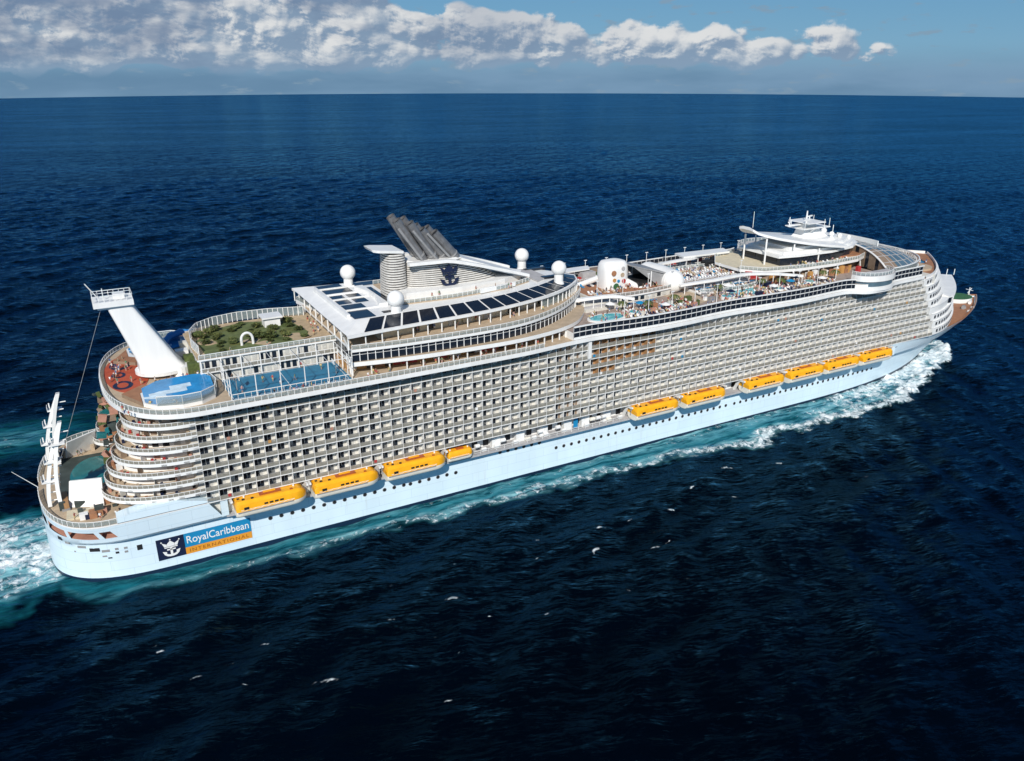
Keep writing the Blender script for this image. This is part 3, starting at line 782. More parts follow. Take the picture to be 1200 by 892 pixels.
# ---- rounded terraces at the aft end of both legs
def make_terraces():
    ends = [8.9, 10.2, 11.0, 12.1, 13.0, 12.3, 11.8, 12.4]
    rnd = random.Random(4)
    for s in (1, -1):
        for k in range(1, NR):
            z = ZB+PIT*k
            xe = lerp([(16.5, 8.9), (21.6, 11.0), (25, 12.1), (27.9, 13.6), (30.4, 14.6), (33.6, 15.6), (36.0, 16.6)], z)
            def outline(inset, n=18, xe=xe):
                pts = []
                a = X0F-xe-inset; cy = -15.0
                for i in range(n+1):                    # from the facade round to the aft end
                    th = math.pi/2*i/n
                    pts.append((X0F-a*abs(math.sin(th))**(2/2.3), cy-(YF-15.0-inset)*abs(math.cos(th))**(2/2.3)))
                for i in range(1, n+1):                 # and back inboard
                    th = math.pi/2*i/n; pts.append((xe+inset+(26-xe)*(1-math.cos(th))**1.0*.8, cy+(6.2-inset)*math.sin(th)))
                return [(x, y*s) for x, y in pts]
            o = outline(0); inn = outline(3.0)
            mb = MB(); mb.prism(o+[(X0F, -8.8*s)], z-.32, z+.10, 'white', top='tan'); t = mb.build('aft_terrace', ship)
            cut = o[:34]
            nn = len(cut); mb = MB()
            L = [0]
            for p, q in zip(cut, cut[1:]): L.append(L[-1]+math.hypot(p[0]-q[0], p[1]-q[1]))
            rs = [(float(np.interp(q, L, [p[0] for p in cut])), float(np.interp(q, L, [p[1] for p in cut]))) for q in np.linspace(0, L[-1], int(L[-1]/1.1))]
            mb.strip(rs, z-.32, z+.42, .12, 'white', s); mb.strip(rs, z+.45, z+1.15, .03, 'rail', s); mb.strip(rs, z+1.15, z+1.25, .1, 'white', s)
            for x, y in rs[::1]: mb.box(x-.04, x+.04, y-.04, y+.04, z+.42, z+1.15, 'white')
            mb.build('terrace_railing', t)
            mb = MB(); mb.prism(inn+[(X0F, -9.2*s)], z+.10, z+PIT-.32, 'white' if k < 6 else 'offwhite'); 
            w = mb.build('terrace_wall', t)
            mb = MB(); L = [0]
            for p, q in zip(inn, inn[1:]): L.append(L[-1]+math.hypot(p[0]-q[0], p[1]-q[1]))
            for q in np.arange(1.0, L[-1]-2, 2.3):
                if rnd.random() < (.35 if k < 5 else .8):
                    pts = [(float(np.interp(qq, L, [p[0] for p in inn])), float(np.interp(qq, L, [p[1] for p in inn]))) for qq in (q, q+1.35)]
                    mb.obox((*pts[0], z+1.2), (*pts[1], z+1.2), .14, 1.9, rnd.choice(('glass', 'glass', 'curtain', 'brownwall', 'pinkish')))
            # divider screens on the terraces
            mb.build_each('terrace_door', t)
            mb = MB()
            for j in range(3, 30, 3):
                a, b = o[j], inn[j]
                if rnd.random() < .55: mb.obox((a[0]*.12+b[0]*.88, a[1]*.12+b[1]*.88, z+1.0), (a[0]*.55+b[0]*.45, a[1]*.55+b[1]*.45, z+1.0), .08, 1.7, rnd.choice(('white', 'brownwall', 'offwhite', 'pinkish')))
            for j in range(1, 34, 2):
                if rnd.random() < .6:
                    a, b = o[j], inn[j]; f = .3+.4*rnd.random(); x, y = a[0]*f+b[0]*(1-f), a[1]*f+b[1]*(1-f)
                    mb.box(x-.3, x+.3, y-.3, y+.3, z+.12, z+.9, rnd.choice(('brown', 'red', 'navy', 'tan', 'pinkish')))
            if mb.v: mb.build_each('terrace_screen', t)
make_terraces()

# ---- open-air theatre between the legs
def make_theatre():
    mb = MB(); mb.prism([(6,-12),(60,-9),(60,9),(6,12)], 12.2, 16.0, 'rock'); mb.build('theatre_floor', ship)
    mb = MB(); mb.prism([(1.5,-13.5),(17,-13),(17,13),(1.5,13.5)], 16.62, 16.66, 'rock'); c = [(9.5+5.8*math.cos(t), 10.5*math.sin(t)) for t in np.linspace(0, 2*math.pi, 30)[:-1]]
    mb.prism(c, 16.62, 17.0, 'teal'); mb.build('theatre_pool', ship)
    mb = MB()
    for k in range(11):
        x0 = 15+k*1.5; mb.prism([(x0,-8.9),(x0+1.7,-8.9),(x0+1.7,8.9),(x0,8.9)], 16.0, 16.7+k*.62, random.Random(k).choice(('rock','brownwall','rock','navy')))
    mb.build('theatre_seating', ship)
    r = random.Random(8); mb = MB()
    for i in range(170):
        x = 12+r.random()*12; y = r.choice((-1, 1))*(7.5+r.random()*2.6); z = 17+r.random()*19
        w = .3+r.random()*.8; mb.obox((x-w, y, z), (x+w, y+r.random()-.5, z+r.random()-.5), .4+r.random()*1.2, .4+r.random()*1.4, r.choice(('rock', 'rock', 'brownwall', 'leaf', 'pinkish', 'teal', 'brown')))
    for y in (-9.2, 9.2):
        mb.box(22, 60, y-.2, y+.2, 16, ZT, 'rock')
    mb.box(59.5, 60.2, -9, 9, 16, ZT, 'brownwall')
    mb.build('theatre_rockwork', ship)
    # two diving masts, each a pair of curved white blades with platforms
    for s in (-1, 1):
        mb = MB()
        for off in (0, 2.3):
            pts = []
            for i in range(15):
                t = i/14; pts.append((-.6+off*(1-t)+5.2*t**1.7, s*(12.0-2.4*t), 17+18.6*t))
            w = [(4.2 if off else 1.0)*(1-.72*i/14) for i in range(15)]
            rings = []
            for (x, y, z), ww in zip(pts, w):
                rings.append([(x-.4, y-ww/2, z), (x+.4, y-ww/2, z), (x+.4, y+ww/2, z), (x-.4, y+ww/2, z)])
            mb.loft(rings, 'white')
        for zz, l in ((22.5, 1.3), (27, 1.2), (31, 1.0)):
            x = -.6+5.2*((zz-17)/18.6)**1.7; mb.box(x-l, x+2.2, s*11-.9, s*11+.9, zz, zz+.3, 'white')
            mb.box(x-l, x-l+.1, s*11-.9, s*11+.9, zz+.3, zz+1.3, 'white')
            mb.tube([(x-l+.6, s*11, zz+.3), (x-l+.6, s*11, zz+1.9)], .16, 'white', 6)
        for i in range(9):
            z = 18+i*1.9; x = -.2+5.2*((z-17)/18.6)**1.7; mb.tube([(x, s*(11.6-2.2*(z-17)/18.6), z), (x+2, s*(11.6-2.2*(z-17)/18.6), z)], .14, 'white', 6)
        mb.build('diving_mast', ship)
        mb = MB(); a, b = Vector((3.2, s*21.3, 17.0)), Vector((9.4, s*19.8, 17.0))
        mb.loft([[(3.0,s*14.2,16.7),(3.3,s*13.4,16.7),(10.3,s*16.6,16.7),(10.0,s*17.4,16.7)],[(4.0,s*11.6,21.8),(4.2,s*11.2,21.8),(10.7,s*14.2,22.4),(10.5,s*14.7,22.4)]], 'white')
        mb.build('video_wall', ship)
    mb = MB(); mb.prism([(2.4,-20.5),(8.6,-20.9),(9.0,-17.6),(2.6,-16.4)], 16.62, 17.1, 'cream'); mb.prism([(2.2,-15.3),(3.2,-15.2),(3.0,-9),(2.0,-9)], 16.62, 18.4, 'orangewall'); mb.build('stage_platform', ship)
    mb = MB(); mb.tube([(-3.0, 0, 16.6), (-7.5, 0, 21.8)], [.10, .05], 'white', 6); mb.build('flagstaff', ship)
make_theatre()
def make_stage_kit():
    r = random.Random(61); mb = MB()
    for i in range(46):
        x, y = 1.5+r.random()*13, r.choice((-1, 1))*(13.5+r.random()*8.5); w = .3+r.random()*.8
        if x < 3.2 and abs(y) > 18 or x > 11 and abs(y) > 19: continue
        mb.box(x-w, x+w, y-w*.7, y+w*.7, 16.62, 16.9+r.random()*1.8, r.choice(('brown', 'pinkish', 'white', 'navy', 'tan', 'rock', 'grey')))
    for i in range(30):
        x, y = 11.5+r.random()*8, (r.random()-.5)*17; w = .3+r.random()*.6
        mb.box(x-w, x+w, y-w, y+w, 16.7, 17.2+r.random()*1.6+max(x-14.5, 0)*.42, r.choice(('navy', 'rock', 'pinkish', 'brown', 'teal')))
    mb.build_each('stage_equipment', ship)
make_stage_kit()

# ---- the long deck over the balconies
def deck_half(x):
    if x < 34: return 29.3*max(1-max((34-x)/19.8, 0)**2.5, 0)**(1/2.5)
    base = smooth_tab([(34, 29.3), (110, 29.3), (128, 27.7), (136, 27.5), (150, 28.6), (165, 28.6), (183, 27.5), (200, 28.2), (214, 28.4), (232, 27.3), (236, 28.0), (240, 30.6), (246, 31.2), (252, 30.6), (256, 28.0), (262, 27.0), (268, 26.8), (274, 26.4)], x)
    return base
def deck_line(x0, x1, step=1.0):
    pts = []
    if x0 < 34:
        for i in range(31):
            th = math.pi/2*i/30; pts.append((34-19.8*abs(math.cos(th))**(2/2.5), -29.3*abs(math.sin(th))**(2/2.5)))
        a = 34+step
    else: a = x0
    for x in np.arange(a, x1+.01, step): pts.append((float(x), -deck_half(float(x))))
    return pts
def make_decks():
    ln = deck_line(14.2, 275)
    mb = MB(); mb.prism(both(ln), ZT-.05, ZT+.95, 'white', top='tan'); mb.build('promenade_deck', ship)
    mb = MB()
    sec = [(x, y) for x, y in ln]
    mb.strip([(x, y-.0) for x, y in ln], ZT+.1, ZT+1.15, .25, 'white', 1); mb.strip([(x, -y) for x, y in ln], ZT+.1, ZT+1.15, .25, 'white', -1)
    mb.build('deck_fascia', ship)
    rail_mesh('promenade_railing', [p for p in ln if p[0] < 119], ZT+1.15, 1.15, True, 'screen', 1.45)
    # brackets under the overhang
    mb = MB()
    for x in np.arange(62, 132, 8.4): mb.obox((x, -26.4, ZT-1.6), (x, -deck_half(x)+.5, ZT-.1), .35, .35, 'white')
    mb.build('overhang_bracket', ship)
    # pool deck, screened by two tiers of glass
    ln2 = [(x, y+.5) for x, y in deck_line(128, 274)]
    mb = MB(); mb.prism(both([(x, y+.3) for x, y in ln2]), ZT+.95, 41.9, 'white', top='deckgrey'); mb.build('pool_deck', ship)
    mb = MB()
    for s in (1, -1):
        scr = [(x, (y-.12)*s) for x, y in ln2 if not 237.5 < x < 255.5]
        for part in ([p for p in scr if p[0] < 240], [p for p in scr if p[0] > 250]):
            if len(part) < 2: continue
            mb.strip(part, 40.5, 43.5, .04, 'glass', s)
            mb.strip(part, 41.9, 42.1, .16, 'white', s); mb.strip(part, 43.45, 43.75, .5, 'white', s); mb.strip(part, 39.9, 40.6, .12, 'white', s)
            for x, y in part[::2]: mb.box(x-.07, x+.07, y-.12*1, y+.10, 40.4, 43.5, 'lightgrey')
    mb.build('pool_deck_windscreen', ship)
    # lookout bay bulging over the side
    for s in (1, -1):
        c = [(247+9.0*math.cos(t), -s*(25.5+6.4*abs(math.sin(t))**.8)) for t in np.linspace(.0, math.pi, 24)]
        mb = MB(); mb.prism(c+[(238, -s*20), (256, -s*20)], 39.6, 41.0, 'white'); b = mb.build('lookout_bay', ship)
        mb = MB(); mb.prism([(247+(x-247)*.95, y*.99) for x, y in c], 41.0, 42.7, 'seaglass'); mb.build('bay_window', b)
        mb = MB(); mb.prism([(247+(x-247)*1.0, y) for x, y in c], 42.7, 44.6, 'white', top='lightgrey'); mb.build('bay_roof', b)
        rail_mesh('bay_railing', [(247+(x-247)*.93, y*.985) for x, y in c[::-1]], 44.6, 1.1, False, 'screen', 1.4, parent=b)
        mb = MB(); mb.prism([(247+(x-247)*.7, -s*(25.5+(abs(y)-25.5)*.8)) for x, y in c], 38.0, 39.6, 'grey'); mb.build('bay_soffit', b)
make_decks()

# ---- aft sports deck
ZD = 39.75
def make_aft_deck():
    mb = MB(); c = [(20.0+4.9*math.cos(t), 3.5+13.5*math.sin(t)) for t in np.linspace(0, 2*math.pi, 40)[:-1]]
    mb.prism(c, ZD, ZD+.12, 'redcourt')
    for cx, cy, r, m in ((19.0, 10.0, 2.4, 'navy'), (18.6, -4.6, 2.2, 'navy'), (18.2, 3, 1.6, 'navy')):
        mb.prism([(cx+r*math.cos(t), cy+r*1.3*math.sin(t)) for t in np.linspace(0, 2*math.pi, 24)[:-1]], ZD+.12, ZD+.15, m)
        mb.prism([(cx+r*.55*math.cos(t), cy+r*.8*math.sin(t)) for t in np.linspace(0, 2*math.pi, 24)[:-1]], ZD+.15, ZD+.18, 'redcourt')
    mb.build('play_court', ship)
    # surf simulators: tilted blue beds in a white curved surround, one each side
    for s in (-1, 1):
        def P(pts): return [(x, y*-s) for x, y in pts]
        wall = P([(21.5,-20.5),(24,-23.6),(29,-25.2),(33,-24.9),(36.2,-22.5),(37.2,-18),(36.2,-12.2),(33,-10.8),(25.5,-10.4),(21.5,-14)])
        mb = MB(); mb.prism(wall, ZD, ZD+.9, 'white'); b = mb.build('surf_pool', ship)
        mb = MB()
        xs = np.linspace(21.9, 36.6, 14); ring = []
        def bounds(x):
            up = lerp([(21.5,-14),(25.5,-10.6),(33,-11.0),(36.2,-12.4),(37,-17)], x); lo = lerp([(21.5,-20),(24,-23.2),(29,-24.8),(33,-24.5),(36,-22.4),(37,-18)], x); return lo, up
        vs = []; fs = []; mats = []
        nx, ny = 14, 8
        for i, x in enumerate(xs):
            lo, up = bounds(x)
            for j in range(ny):
                y = lo+(up-lo)*j/(ny-1); z = ZD+1.0+.9*((j/(ny-1)))**2+.7*(i/nx)
                vs.append((x, -s*y, z))
        for i in range(nx-1):
            for j in range(ny-1):
                q = (i*ny+j, i*ny+j+1, (i+1)*ny+j+1, (i+1)*ny+j)
                foam = (abs(j-2.0-.25*i) < 1.0) and i < 9
                mb.add([vs[t] for t in q], [(0,1,2,3)], 'foamy' if foam else 'surf')
        mb.build('surf_bed', b)
        mb = MB(); near = P([(24,-23.6),(29,-25.2),(33,-24.9),(36.2,-22.5),(37.2,-18),(36.4,-12.6)])
        mb.strip(near, ZD+.9, ZD+3.0, .12, 'screen', 1)
        for x, y in near: mb.box(x-.07, x+.07, y-.07, y+.07, ZD+.9, ZD+3.0, 'white')
        mb.strip(near, ZD+2.95, ZD+3.1, .16, 'white', 1); mb.build('surf_screen', b)
        mb = MB(); mb.prism(P([(17.8,-12.4),(21.4,-20.2),(21.4,-14.2),(25.2,-10.2),(22.5,-8.4)]), ZD, ZD+.9, 'brownwall', top='brown'); mb.build('surf_stand', b)
    # inclined white tower with a look-out platform on top
    mb = MB(); rings = []
    for t in np.linspace(0, 1, 9):
        z = ZD+1.6+17.2*t; xc = 28.0-7.4*t**1.05; hx = 4.7-2.1*t; hy = 3.4-1.0*t; e = 1.15 if t == 0 else 1
        rings.append([(xc+hx*e*math.copysign(abs(math.cos(a))**.28, math.cos(a)), hy*e*math.copysign(abs(math.sin(a))**.28, math.sin(a)), z+ (1-t)*0.0) for a in np.linspace(0, 2*math.pi, 28)[:-1]])
    mb.loft(rings, 'white'); tw = mb.build('inclined_tower', ship, smooth=40)
    mb = MB(); mb.loft([[(28.0+6.2*math.cos(a), 5.2*math.sin(a), ZD+z) for a in np.linspace(0, 2*math.pi, 28)[:-1]] for z in (.9, 1.7)], 'white')
    mb.loft([[(x+2.0*math.cos(a), -3+2.0*math.sin(a), z) for a in np.linspace(0, 2*math.pi, 16)[:-1]] for x, z in ((31.8, ZD), (31.8, ZD+2.2))], 'white')
    mb.loft([[(x+1.6*math.cos(a), 2.6+1.6*math.sin(a), z) for a in np.linspace(0, 2*math.pi, 16)[:-1]] for x, z in ((26, ZD), (26, ZD+2.2))], 'white')
    mb.build('tower_foot', tw)
    mb = MB(); mb.box(15.6, 24.0, -3.2, 3.2, 58.2, 59.5, 'white'); mb.box(16.4, 23.2, -2.4, 2.4, 57.6, 58.2, 'white')
    for x in np.linspace(15.8, 23.8, 8):
        for y in (-3.1, 3.1): mb.box(x-.05, x+.05, y-.05, y+.05, 59.5, 60.8, 'white')
    for y in (-3.1, 3.1): mb.box(15.7, 23.9, y-.05, y+.05, 60.7, 60.82, 'white'); mb.box(15.7, 23.9, y-.04, y+.04, 60.1, 60.18, 'white')
    for x in (15.7, 23.9): mb.box(x-.05, x+.05, -3.1, 3.1, 60.7, 60.82, 'white')
    mb.tube([(17,1,59.5),(14.8,1,63.2)], .1, 'white', 6); mb.tube([(18,-1,59.5),(18,-1,62.2)], .1, 'white', 6); mb.box(20,22.4,-1.2,1.2,59.5,60.6,'white')
    mb.build('tower_platform', tw)
    mb = MB(); mb.tube([(17.5,0,58.2),(2.5,0,22)], .045, 'grey', 5); mb.build('stay_cable', ship)
    # court with white cage posts
    mb = MB(); mb.box(39.2, 66.6, -25.9, -12.0, ZD, ZD+.1, 'court')
    for x in (39.5, 52.7, 66.0): mb.box(x-.06, x+.06, -25.5, -12.4, ZD+.1, ZD+.104, 'white')
    for y in (-25.5, -12.4): mb.box(39.5, 66.0, y-.06, y+.06, ZD+.104, ZD+.108, 'white')
    ct = mb.build('sports_court', ship)
    mb = MB()
    for x in np.linspace(39.0, 66.6, 6):
        mb.box(x-.09, x+.09, -26.3, -26.12, ZD, ZD+5.6, 'white'); mb.box(x-.04, x+.04, -26.2, -11.8, ZD+5.5, ZD+5.58, 'white')
    for z in (ZD+1.4, ZD+5.5): mb.box(38.9, 66.7, -26.27, -26.13, z-.06, z+.06, 'white')
    for x in (39.0, 66.6):
        for y in (-23, -19, -15.5): mb.box(x-.07, x+.07, y-.07, y+.07, ZD, ZD+5.5, 'white')
        mb.box(x-.05, x+.05, -26.2, -11.8, ZD+3.0, ZD+3.1, 'white')
    for x in np.arange(40.4, 66, 1.45): mb.box(x-.04, x+.04, -26.23, -26.16, ZD, ZD+1.4, 'white')
    mb.build('court_cage', ct)
    mb = MB()
    for x in (41.2, 64.4):
        mb.tube([(x,-20.8,ZD),(x,-20.8,ZD+3.2)], .1, 'grey', 6); q = 1 if x < 50 else -1
        mb.box(x+q*.6-.05, x+q*.6+.05, -21.7, -19.9, ZD+2.7, ZD+3.8, 'white'); mb.tube([(x,-20.8,ZD+3.1),(x+q*.6,-20.8,ZD+3.2)], .07, 'grey', 6)
    mb.build('basketball_hoop', ct)
    # two-storey house between the courts, garden on its roof
    ZG = 45.5
    mb = MB(); mb.prism([(35.5,-11.4),(67.5,-11.4),(67.5,14.4),(35.5,14.4)], ZD, ZG-.4, 'offwhite'); hs = mb.build('garden_house', ship)
    mb = MB(); mb.prism([(34.6,-12.0),(68,-12.0),(68,15.0),(40,15.0),(34.6,11)], ZG-.4, ZG, 'white', top='sand')
    mb.prism([(34.9,-12.4),(67.6,-12.4),(67.6,-11.4),(34.9,-11.4)], ZG-3.4, ZG-3.15, 'white'); mb.build('house_roof', hs)
    mb = MB(); r = random.Random(2)
    for z0, z1 in ((ZD+.3, ZD+2.1), (ZG-2.9, ZG-.8)):
        for x in np.arange(36.2, 67, 1.55):
            mb.box(x, x+1.0, -11.5, -11.38, z0, z1, 'glass' if r.random() < .45 else 'curtain')
    mb.build('house_window', hs)
    rail_mesh('house_railing', [(35,-12.3),(67.5,-12.3)], ZG-3.15, 1.0, False, 'rail', 1.6, parent=hs)
    rail_mesh('garden_railing', [(35,-11.8),(67.5,-11.8)], ZG, 1.1, False, 'screen', 1.3, parent=hs)
    mb = MB()
    for x in np.arange(35.2, 67, 4.5): mb.box(x-.12, x+.12, -12.35, -12.1, ZD, ZG-.4, 'white')
    mb.build_each('house_column', hs)
    # tall curved glass screen round the port side of the garden
    cur = [(35.6+0.0, -8.5), (34.9, -2), (35.6, 5), (38.0, 10.5), (42.5, 14.0), (49, 15.6), (57, 15.0), (66, 12.4)]
    xs = np.linspace(0, 7, 50); cur = [(float(np.interp(t, range(8), [p[0] for p in cur])), float(np.interp(t, range(8), [p[1] for p in cur]))) for t in xs]
    rail_mesh('garden_screen', cur, ZG, 2.5, False, 'screen', 1.3, parent=hs, r=.09)
    mb = MB(); mb.prism([(37,-9.5),(60,-9.5),(63,-3),(61,9),(50,13),(41,10),(36.5,2)], ZG, ZG+.25, 'turf')
    for i in range(26):
        cx, cy = 38+r.random()*23, -8+r.random()*18
        if cy > 11-abs(cx-50)*.35: continue
        rr = 1.0+r.random()*1.6; mb.prism([(cx+rr*(1+.3*math.sin(3*t+i))*math.cos(t), cy+rr*.8*math.sin(t)) for t in np.linspace(0, 6.283, 14)[:-1]], ZG+.25, ZG+.28+.002*i, r.choice(('sand', 'leaf', 'tan', 'turf', 'leaf2')))
    mb.build('putting_green', hs)
    mb = MB(); mb.box(54, 58, 5.0, 8.6, ZG+.25, ZG+2.6, 'white'); mb.prism([(53.4,4.4),(58.6,4.4),(58.6,9.2),(53.4,9.2)], ZG+2.6, ZG+3.0, 'white'); mb.build('garden_kiosk', hs)
    pts = [(47.2+1.35*math.cos(a), -6.4, ZG+1.6+1.6*math.sin(a)) for a in np.linspace(0, math.pi, 13)]
    mb = MB(); mb.tube([(48.55,-6.4,ZG+.25)]+pts+[(45.85,-6.4,ZG+.25)], .32, 'white', 8); mb.build('garden_arch', hs)
    # blue water slide piece and low structures at the aft port corner
    mb = MB(); mb.tube([(30,16,ZD+2),(32,19,ZD+3),(35,20,ZD+3.6),(38,18.5,ZD+3.4)], .9, 'blueslide', 10); mb.ball((33,21.5,ZD+1.8), 1.8, 'blueslide', 12, 8); mb.build('play_slide', ship)
    mb = MB()
    for i in range(18):
        x, y = 29+r.random()*6.5, -6+r.random()*20; w = .5+r.random()*1.2
        if abs(y) < 4.5 and x < 33.5: continue
        mb.box(x-w, x+w, y-w*.8, y+w*.8, ZD, ZD+1+r.random()*2.4, r.choice(('tan', 'brown', 'white', 'grey', 'leaf', 'offwhite')))
    mb.build_each('deck_kiosk', ship)
make_aft_deck()

# ---- midships house with the sloping glass roof, radomes and funnel
def tabline(tab, x0, x1, n=60, e=1.7):
    """starboard line ending on the centre plane; samples denser at the nose"""
    pts = []
    for i in range(n+1):
        q = 1-(1-i/n)**e; x = x0+(x1-x0)*q
        pts.append((x, -max(smooth_tab(tab, x), 0)))
    pts[-1] = (x1, 0); return pts
def scale_line(l, dy): return [(x, min(y+dy, 0)) for x, y in l]
def make_house():
    LOW = [(67.5,24.6),(76,26.2),(85,27.3),(100,28.0),(110,28.0),(119,26.8),(126,25.0),(133,21.5),(139,15.5),(143,9.5),(145.5,5),(147,0)]
    MID = [(67.5,24.2),(80,25.7),(100,26.4),(112,25.4),(121,22.6),(129,18.4),(136,13.2),(141,8.5),(144.5,4.5),(146,0)]
    TOP = [(66.5,25.2),(75,24.2),(85,23.4),(100,22.4),(110,21),(120,18.6),(128,15.8),(135,12.2),(140,8.5),(143.5,4.8),(145.5,0)]
    low, mid, top = tabline(LOW, 67.5, 147), tabline(MID, 67.5, 146), tabline(TOP, 66.5, 145.5)
    hb = ship
    r = random.Random(12)
    # shop promenade
    mb = MB(); inn = [(x, y+4.5) for x, y in low if y < -5]
    mb.prism(both(inn), ZD, 42.3, 'amber'); sh = mb.build('shop_wall', hb)
    mb = MB()
    for i in range(0, len(inn)-2, 1):
        m = r.choice(('red','amber','amber','curtain','brown','glass')) if not (4 < i < 8 or 16 < i < 20) else 'red'
        a, b = inn[i], inn[i+1]
        mb.obox((a[0]*.95+b[0]*.05, a[1]-.05, 41), (a[0]*.08+b[0]*.92, b[1]-.05, 41), .2, 2.1, m)
    mb.build('shop_front', sh)
    mb = MB()
    for x, y in low[::2]:
        if y < -4: 
            for s in (1, -1): mb.box(x-.14, x+.14, (y+.7)*s-.14, (y+.7)*s+.14, ZD, 42.3, 'white')
    mb.build_each('promenade_column', hb)
    # band, dark window storey, band
    mb = MB(); mb.prism(both(low), 42.2, 43.25, 'white', top='tan'); mb.build('lower_band', hb)
    mb = MB(); mb.prism(both(mid), 43.25, 45.9, 'glass'); wn = mb.build('window_storey', hb)
    mb = MB(); L = [0]
    for a, b in zip(mid, mid[1:]): L.append(L[-1]+math.hypot(b[0]-a[0], b[1]-a[1]))
    for q in np.arange(0, L[-1], 1.9):
        x, y = float(np.interp(q, L, [p[0] for p in mid])), float(np.interp(q, L, [p[1] for p in mid]))
        for s in (1, -1): mb.box(x-.09, x+.09, y*s-.09, y*s+.09, 43.25, 45.9, 'white')
    for s in (1, -1): mb.strip([(x, y*s-.06*s) for x, y in mid], 44.95, 45.03, .06, 'white', s)
    mb.build('window_mullion', wn)
    up = [(x, y-.55) for x, y in mid[:-1]]+[(146.6, 0)]
    mb = MB(); mb.prism(both(up), 45.8, 46.5, 'white', top='tan'); mb.build('upper_band', hb)
    rail_mesh('lounge_railing', up[:-3], 46.5, 1.1, True, 'screen', 1.9, parent=hb)
    # open lounge under the roof
    mb = MB(); li = [(x, y+4.0) for x, y in top if y < -5.2]; li[0] = (76, li[0][1])
    li = [(max(x, 76), y) for x, y in li]
    mb.prism(both(li), 46.5, 49.4, 'cream'); lw = mb.build('lounge_wall', hb)
    mb = MB()
    for i in range(1, len(li)-1):
        if r.random() < .5: mb.obox((li[i][0], li[i][1]-.05, 47.8), (li[i][0]*.3+li[i+1][0]*.7, li[i+1][1]-.05, 47.8), .2, 2.2, r.choice(('glass', 'curtain', 'offwhite', 'glass')))
    mb.build_each('lounge_window', lw)
    mb = MB()
    for i, (x, y) in enumerate(top):
        if y < -3 and i % 2 == 0:
            for s in (1, -1): mb.tube([(x+.4, (y+.8)*s, 46.5), (x+.4, (y+.8)*s, 49.5)], .17, 'white', 8)
    for y in np.linspace(-22, 22, 9): mb.tube([(67.6,y,ZD),(67.6,y,49.5)], .2, 'white', 8)
    mb.build_each('lounge_column', hb)
    # front glazed end of the lounge
    mb = MB(); gl = [(x-.4, y+.9) for x, y in top if x > 124 and y < -2]
    for s in (1, -1): mb.strip([(x, y*s) for x, y in gl], 46.6, 49.4, .06, 'screen', s)
    for x, y in gl[::2]:
        for s in (1, -1): mb.box(x-.07, x+.07, y*s-.08, y*s+.08, 46.6, 49.4, 'white')
    mb.build('lounge_glazing', hb)
    # aft end: concave curved face with raked corners
    mb = MB()
    for z, m in ((43.3, 'white'), (46.5, 'white')):
        c = [(67.2+2.6*math.cos(t*math.pi/2/23.5), t) for t in np.linspace(-23.5, 23.5, 25)]
        mb.strip([(x, y) for x, y in c], z-.5, z+.5, .3, m)
        mb.strip([(x-.05, y) for x, y in c], z+.5, z+1.5, .05, 'screen')
    mb.build('aft_gallery_front', hb)
    mb = MB()
    for z in (ZD, 43.4): mb.prism([(72,-21),(76.5,-21),(76.5,21),(72,21)], z, z+2.5, 'glass' if z > 43 else 'brownwall')
    mb.build('aft_gallery_wall', hb)
    # roof: flat white sheet with a glass-panelled slope along each edge
    ZR = 49.4
    mb = MB(); aftc = [(66.5+3.4*math.cos(math.pi/2*t/25.2), t) for t in np.linspace(25.2, -25.2, 31)]
    mb.prism([*top, *[(x, -y) for x, y in reversed(top[:-1])], *aftc[1:-1]], ZR, ZR+.7, 'white'); rf = mb.build('house_roof', hb)
    def inset(k, n=60):          # the inner edge of the panelled slope
        return [(x-(x-100)*.075, y*(1-.0)+6.4 if y < -6.4 else 0) for x, y in top]
    inn = []
    for x, y in top:
        f = 1-6.8/25; inn.append((100+(x-100)*.86, y*f))
    mb = MB(); ro = [[(x, y, ZR+.7) for x, y in both([(x, y*.985) for x, y in top])], [(x, y, ZR+2.2) for x, y in both(inn)]]
    mb.loft(ro, 'white', caps=False); mb.add([p for p in ro[1]], [tuple(range(len(ro[1])))], 'white'); mb.build('roof_slope', rf)
    L = [0]
    for a, b in zip(top, top[1:]): L.append(L[-1]+math.hypot(b[0]-a[0], b[1]-a[1]))
    def edge(q, line): return Vector((float(np.interp(q, L, [p[0] for p in line])), float(np.interp(q, L, [p[1] for p in line])), 0))
    for s in (1, -1):
        q = 4.0
        while q < L[-1]-5.5:
            a, b = edge(q+.25, top), edge(q+4.75, top); c, d = edge(q+4.75, inn), edge(q+.25, inn)
            P = []
            for o, i in ((a, d), (b, c)):
                for f, z in ((.07, ZR+.83), (.93, ZR+2.17)):
                    v = o.lerp(i, f); P.append((v.x, v.y*s, ZR+.72+1.5*f+.08))
            mb = MB(); A, B2, C2, D2 = P[0], P[2], P[3], P[1]
            quad = [A, B2, C2, D2]
            mb.add(quad+[(x, y, z-.12) for x, y, z in quad], [(0,1,2,3),(4,7,6,5),(0,4,5,1),(1,5,6,2),(2,6,7,3),(3,7,4,0)], 'panel')
            mb.build('solar_panel', rf); q += 5.1
    # dark glass in the aft part of the roof
    ZS = ZR+2.2
    for (x0, x1, y0, y1) in ((71,76.5,-17.5,-10.5),(71.5,77,-9.5,-4.5),(79,84,-16,-14.2),(71.5,75.0,-3.5,.5),(76,79.5,-3.5,.5),(71.5,75.0,1.5,5.5),(76,79.5,1.5,5.5),(71.5,79.0,7.5,12.5),(71,78.0,13.5,17.5),(83.5,84.8,-6,10),(81,90,12.5,16.5)):
        mb = MB(); mb.box(x0, x1, y0, y1, ZS-.6, ZS+.07, 'panel'); mb.build('solar_panel', rf)
    mb = MB()
